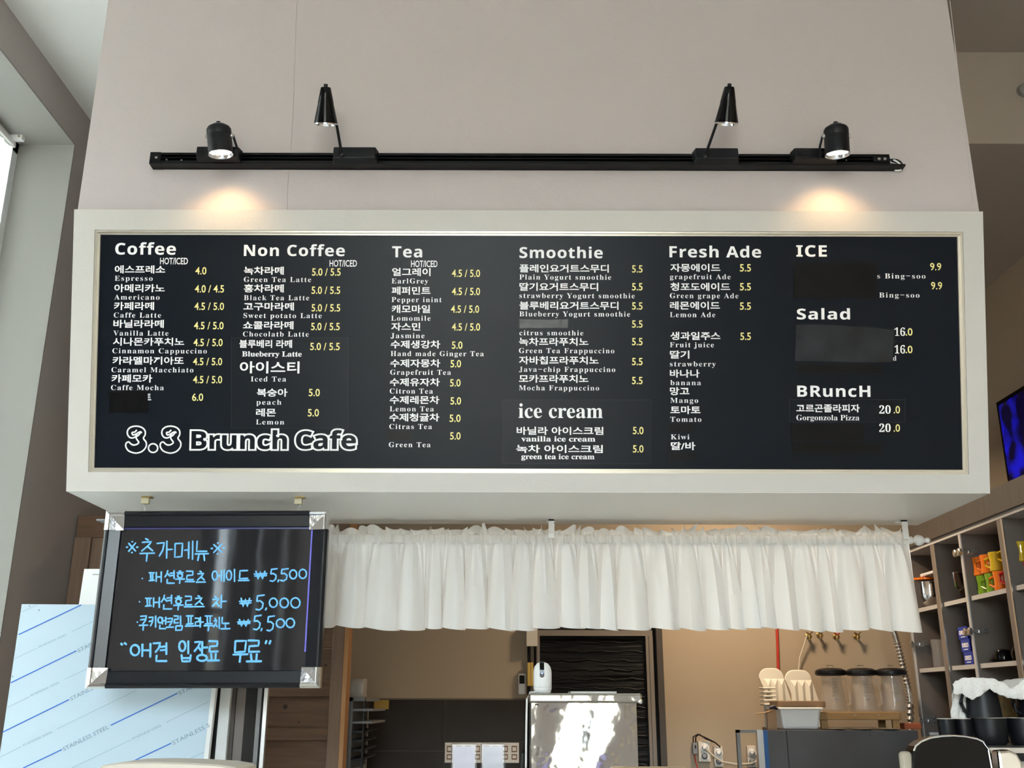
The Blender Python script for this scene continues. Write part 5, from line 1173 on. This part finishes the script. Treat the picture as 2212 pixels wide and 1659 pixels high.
p = atY(1960, 1630, 2.6); tag(MB((p.x, 2.46, .951)).box(atY(1944, 1625, 2.46).x, atY(1972, 1625, 2.46).x, 2.46, 2.48, .951, atY(1950, 1623, 2.46).z).build('cream_panel', mat('cream_dull', (.36, .32, .25), .5), bevel=.01, seg=4), 'cream rounded panel left of the espresso machine', 'panel')
def cup(u0, u1, vt, Y, m, label, bot=None):
    a = atY(u0, vt, Y); b_ = atY(u1, vt, Y); r = (b_.x - a.x) / 2; h = a.z - zM - .001; p = V(((a.x + b_.x) / 2, Y, zM + .001)); t = T('coffee_cup', label, 'cup', p)
    MB(p).lathe([(r * .8, 0), (r * .9, .006), (r, h * .5), (r, h), (r * .94, h), (r * .93, h * .5), (r * .8, .008), (.001, .007)], p, (0, 0, 1), 36, False).build('cup', m, t, smooth=True)
    MB(p).lathe([(r * .94, h), (r * .97, h + .0012), (r * 1.0, h)], p, (0, 0, 1), 36, False).build('rim', 'ivory', t, smooth=True)
    return t, p, r, h
cup(2025, 2060, 1553, EY, 'satin', 'small black espresso cup, farthest left of the row'); cup(2062, 2096, 1553, EY, 'satin', 'small black espresso cup, second in the row')
ct1 = cup(2097, 2171, 1551, EY, 'satin', 'large black cup carrying the black pitcher'); cup(2173, 2240, 1551, EY, 'satin', 'large black cup cut by the right picture edge')
# black pitchers, upturned, with cloth on top
def pitcher(u0, u1, b0, b1, vt, vb, Y, label):
    a = atY(u0, vt, Y); b_ = atY(u1, vt, Y); c0 = atY(b0, vb, Y); c1 = atY(b1, vb, Y); r1 = (b_.x - a.x) / 2; r0 = (c1.x - c0.x) / 2; z0 = ct1[1].z + ct1[3] + .0015; h = a.z - z0
    p = V(((c0.x + c1.x) / 2, Y, z0)); t = T('black_pitcher', label, 'pitcher', p)
    MB(p).lathe([(r0, 0), (r0 * .97, .02), (r1 * 1.01, h * .8), (r1, h), (.001, h + .002)], p, (0, 0, 1), 40).build('body', 'satin', t, smooth=True)
    MB(p).tube([p + V((-r1 * .93, -.01, h * .86)), p + V((-r1 - .013, -.012, h * .8)), p + V((-r1 - .020, -.012, h * .5)), p + V((-r1 - .013, -.012, h * .22)), p + V((-r0 * .93, -.01, h * .13))], .0048, 12).build('handle', 'satin', t, smooth=True)
    return t, p, h
pp = pitcher(2088, 2153, 2088, 2163, 1487, 1552, EY, 'black pitcher under the white towel, handle to the left')
pitcher(2202, 2262, 2200, 2270, 1487, 1552, EY, 'black pitcher at the right picture edge, only its handle showing')
p = atY(2185, 1520, 2.9); tag(MB((p.x, 2.9, ct1[1].z)).box(atY(2158, 1520, 2.9).x, atY(2225, 1520, 2.9).x, 2.88, 2.95, zM + .001, atY(2185, 1494, 2.9).z).build('fibre_block', 'cork', bevel=.01), 'brown fibrous filter box between the two pitchers', 'box')
# towel draped over
top = [(2059, 1480), (2066, 1473), (2080, 1467), (2100, 1466), (2125, 1467), (2145, 1468), (2165, 1477), (2185, 1490), (2198, 1482), (2212, 1471), (2240, 1467), (2290, 1470)]
bot = [(2059, 1497), (2066, 1500), (2078, 1497), (2088, 1505), (2096, 1511), (2104, 1509), (2115, 1503), (2128, 1493), (2137, 1487), (2146, 1494), (2160, 1500), (2175, 1506), (2190, 1508), (2212, 1511), (2250, 1500), (2290, 1500)]
def interp(tab, u):
    for (a, b_), (c2, d2) in zip(tab, tab[1:]):
        if u <= c2: k = (u - a) / (c2 - a); k = max(0, k); return b_ + (d2 - b_) * (k * k * (3 - 2 * k) if tab is top else k)
    return tab[-1][1]
TYf = EY - .055
zt0 = pp[1].z + pp[2] + .004
def tw_(s, t):
    u = 2059 + (2285 - 2059) * s; vt_ = interp(top, u); vb_ = interp(bot, u) + .9 * math.sin(u * 1.9) + .6 * math.sin(u * 4.3)
    a = atY(u, vt_, TYf); b_ = atY(u, vb_, TYf)
    zz = max(a.z, zt0 - .02)
    if t < .5:
        k = t / .5; return V((a.x + .07 * (1 - k) * max(0, 1 - 3 * s), TYf + .13 * (1 - k), a.z + .001 * math.sin(u * .3 + 5 * k)))
    k = (t - .5) / .5; return V((a.x + (b_.x - a.x) * k, TYf - .004 * math.sin(math.pi * k) - .002 * math.sin(u * .25), a.z + (b_.z - a.z) * k))
tk_ = T('white_towel', 'white terry towel draped over the black pitchers', 'towel', atY(2100, 1470, TYf))
MB(tk_.location).grid(tw_, 170, 24).build('towel_top', 'towel', tk_, smooth=True, solid=.003)
def tail(s, t):
    ul = 2060 - 7 * t + 2 * math.sin(t * 14); ur = 2090
    u = ul + (ur - ul) * s; v = 1478 + (1553 - 1478) * t
    p = atY(u, v, TYf + .06); return V((p.x, TYf + .06 + .004 * math.sin(u * .4 + 2 * t), p.z))
MB(tk_.location).grid(tail, 16, 40).build('towel_tail', 'towel', tk_, smooth=True, solid=.003)

# ================================================================== KITCHEN LAMPS
for i, (x, y, z, pw_, l_) in enumerate(((1.1, 4.55, 2.75, 13, 'pendant lamp over the right of the kitchen, hidden behind the menu'),)):
    t = T('pendant_lamp', l_, 'pendant lamp', (x, y, z)); MB(t.location).lathe([(.15, 0), (.16, .02), (.10, .10), (.03, .14), (.02, .16)], t.location, (0, 0, 1), 32, False).build('shade', 'whitep', t, smooth=True)
    MB(t.location).tube([(x, y, z + .15), (x, y, ZC - .001)], .006, 8).build('cord', 'satin', t)
    l = bpy.data.lights.new('lamp', 'AREA'); l.shape = 'DISK'; l.size = .26; l.energy = pw_; l.color = (1, .77, .52)
    o = bpy.data.objects.new('lamp', l); C.objects.link(o); o.location = (x, y, z - .002)
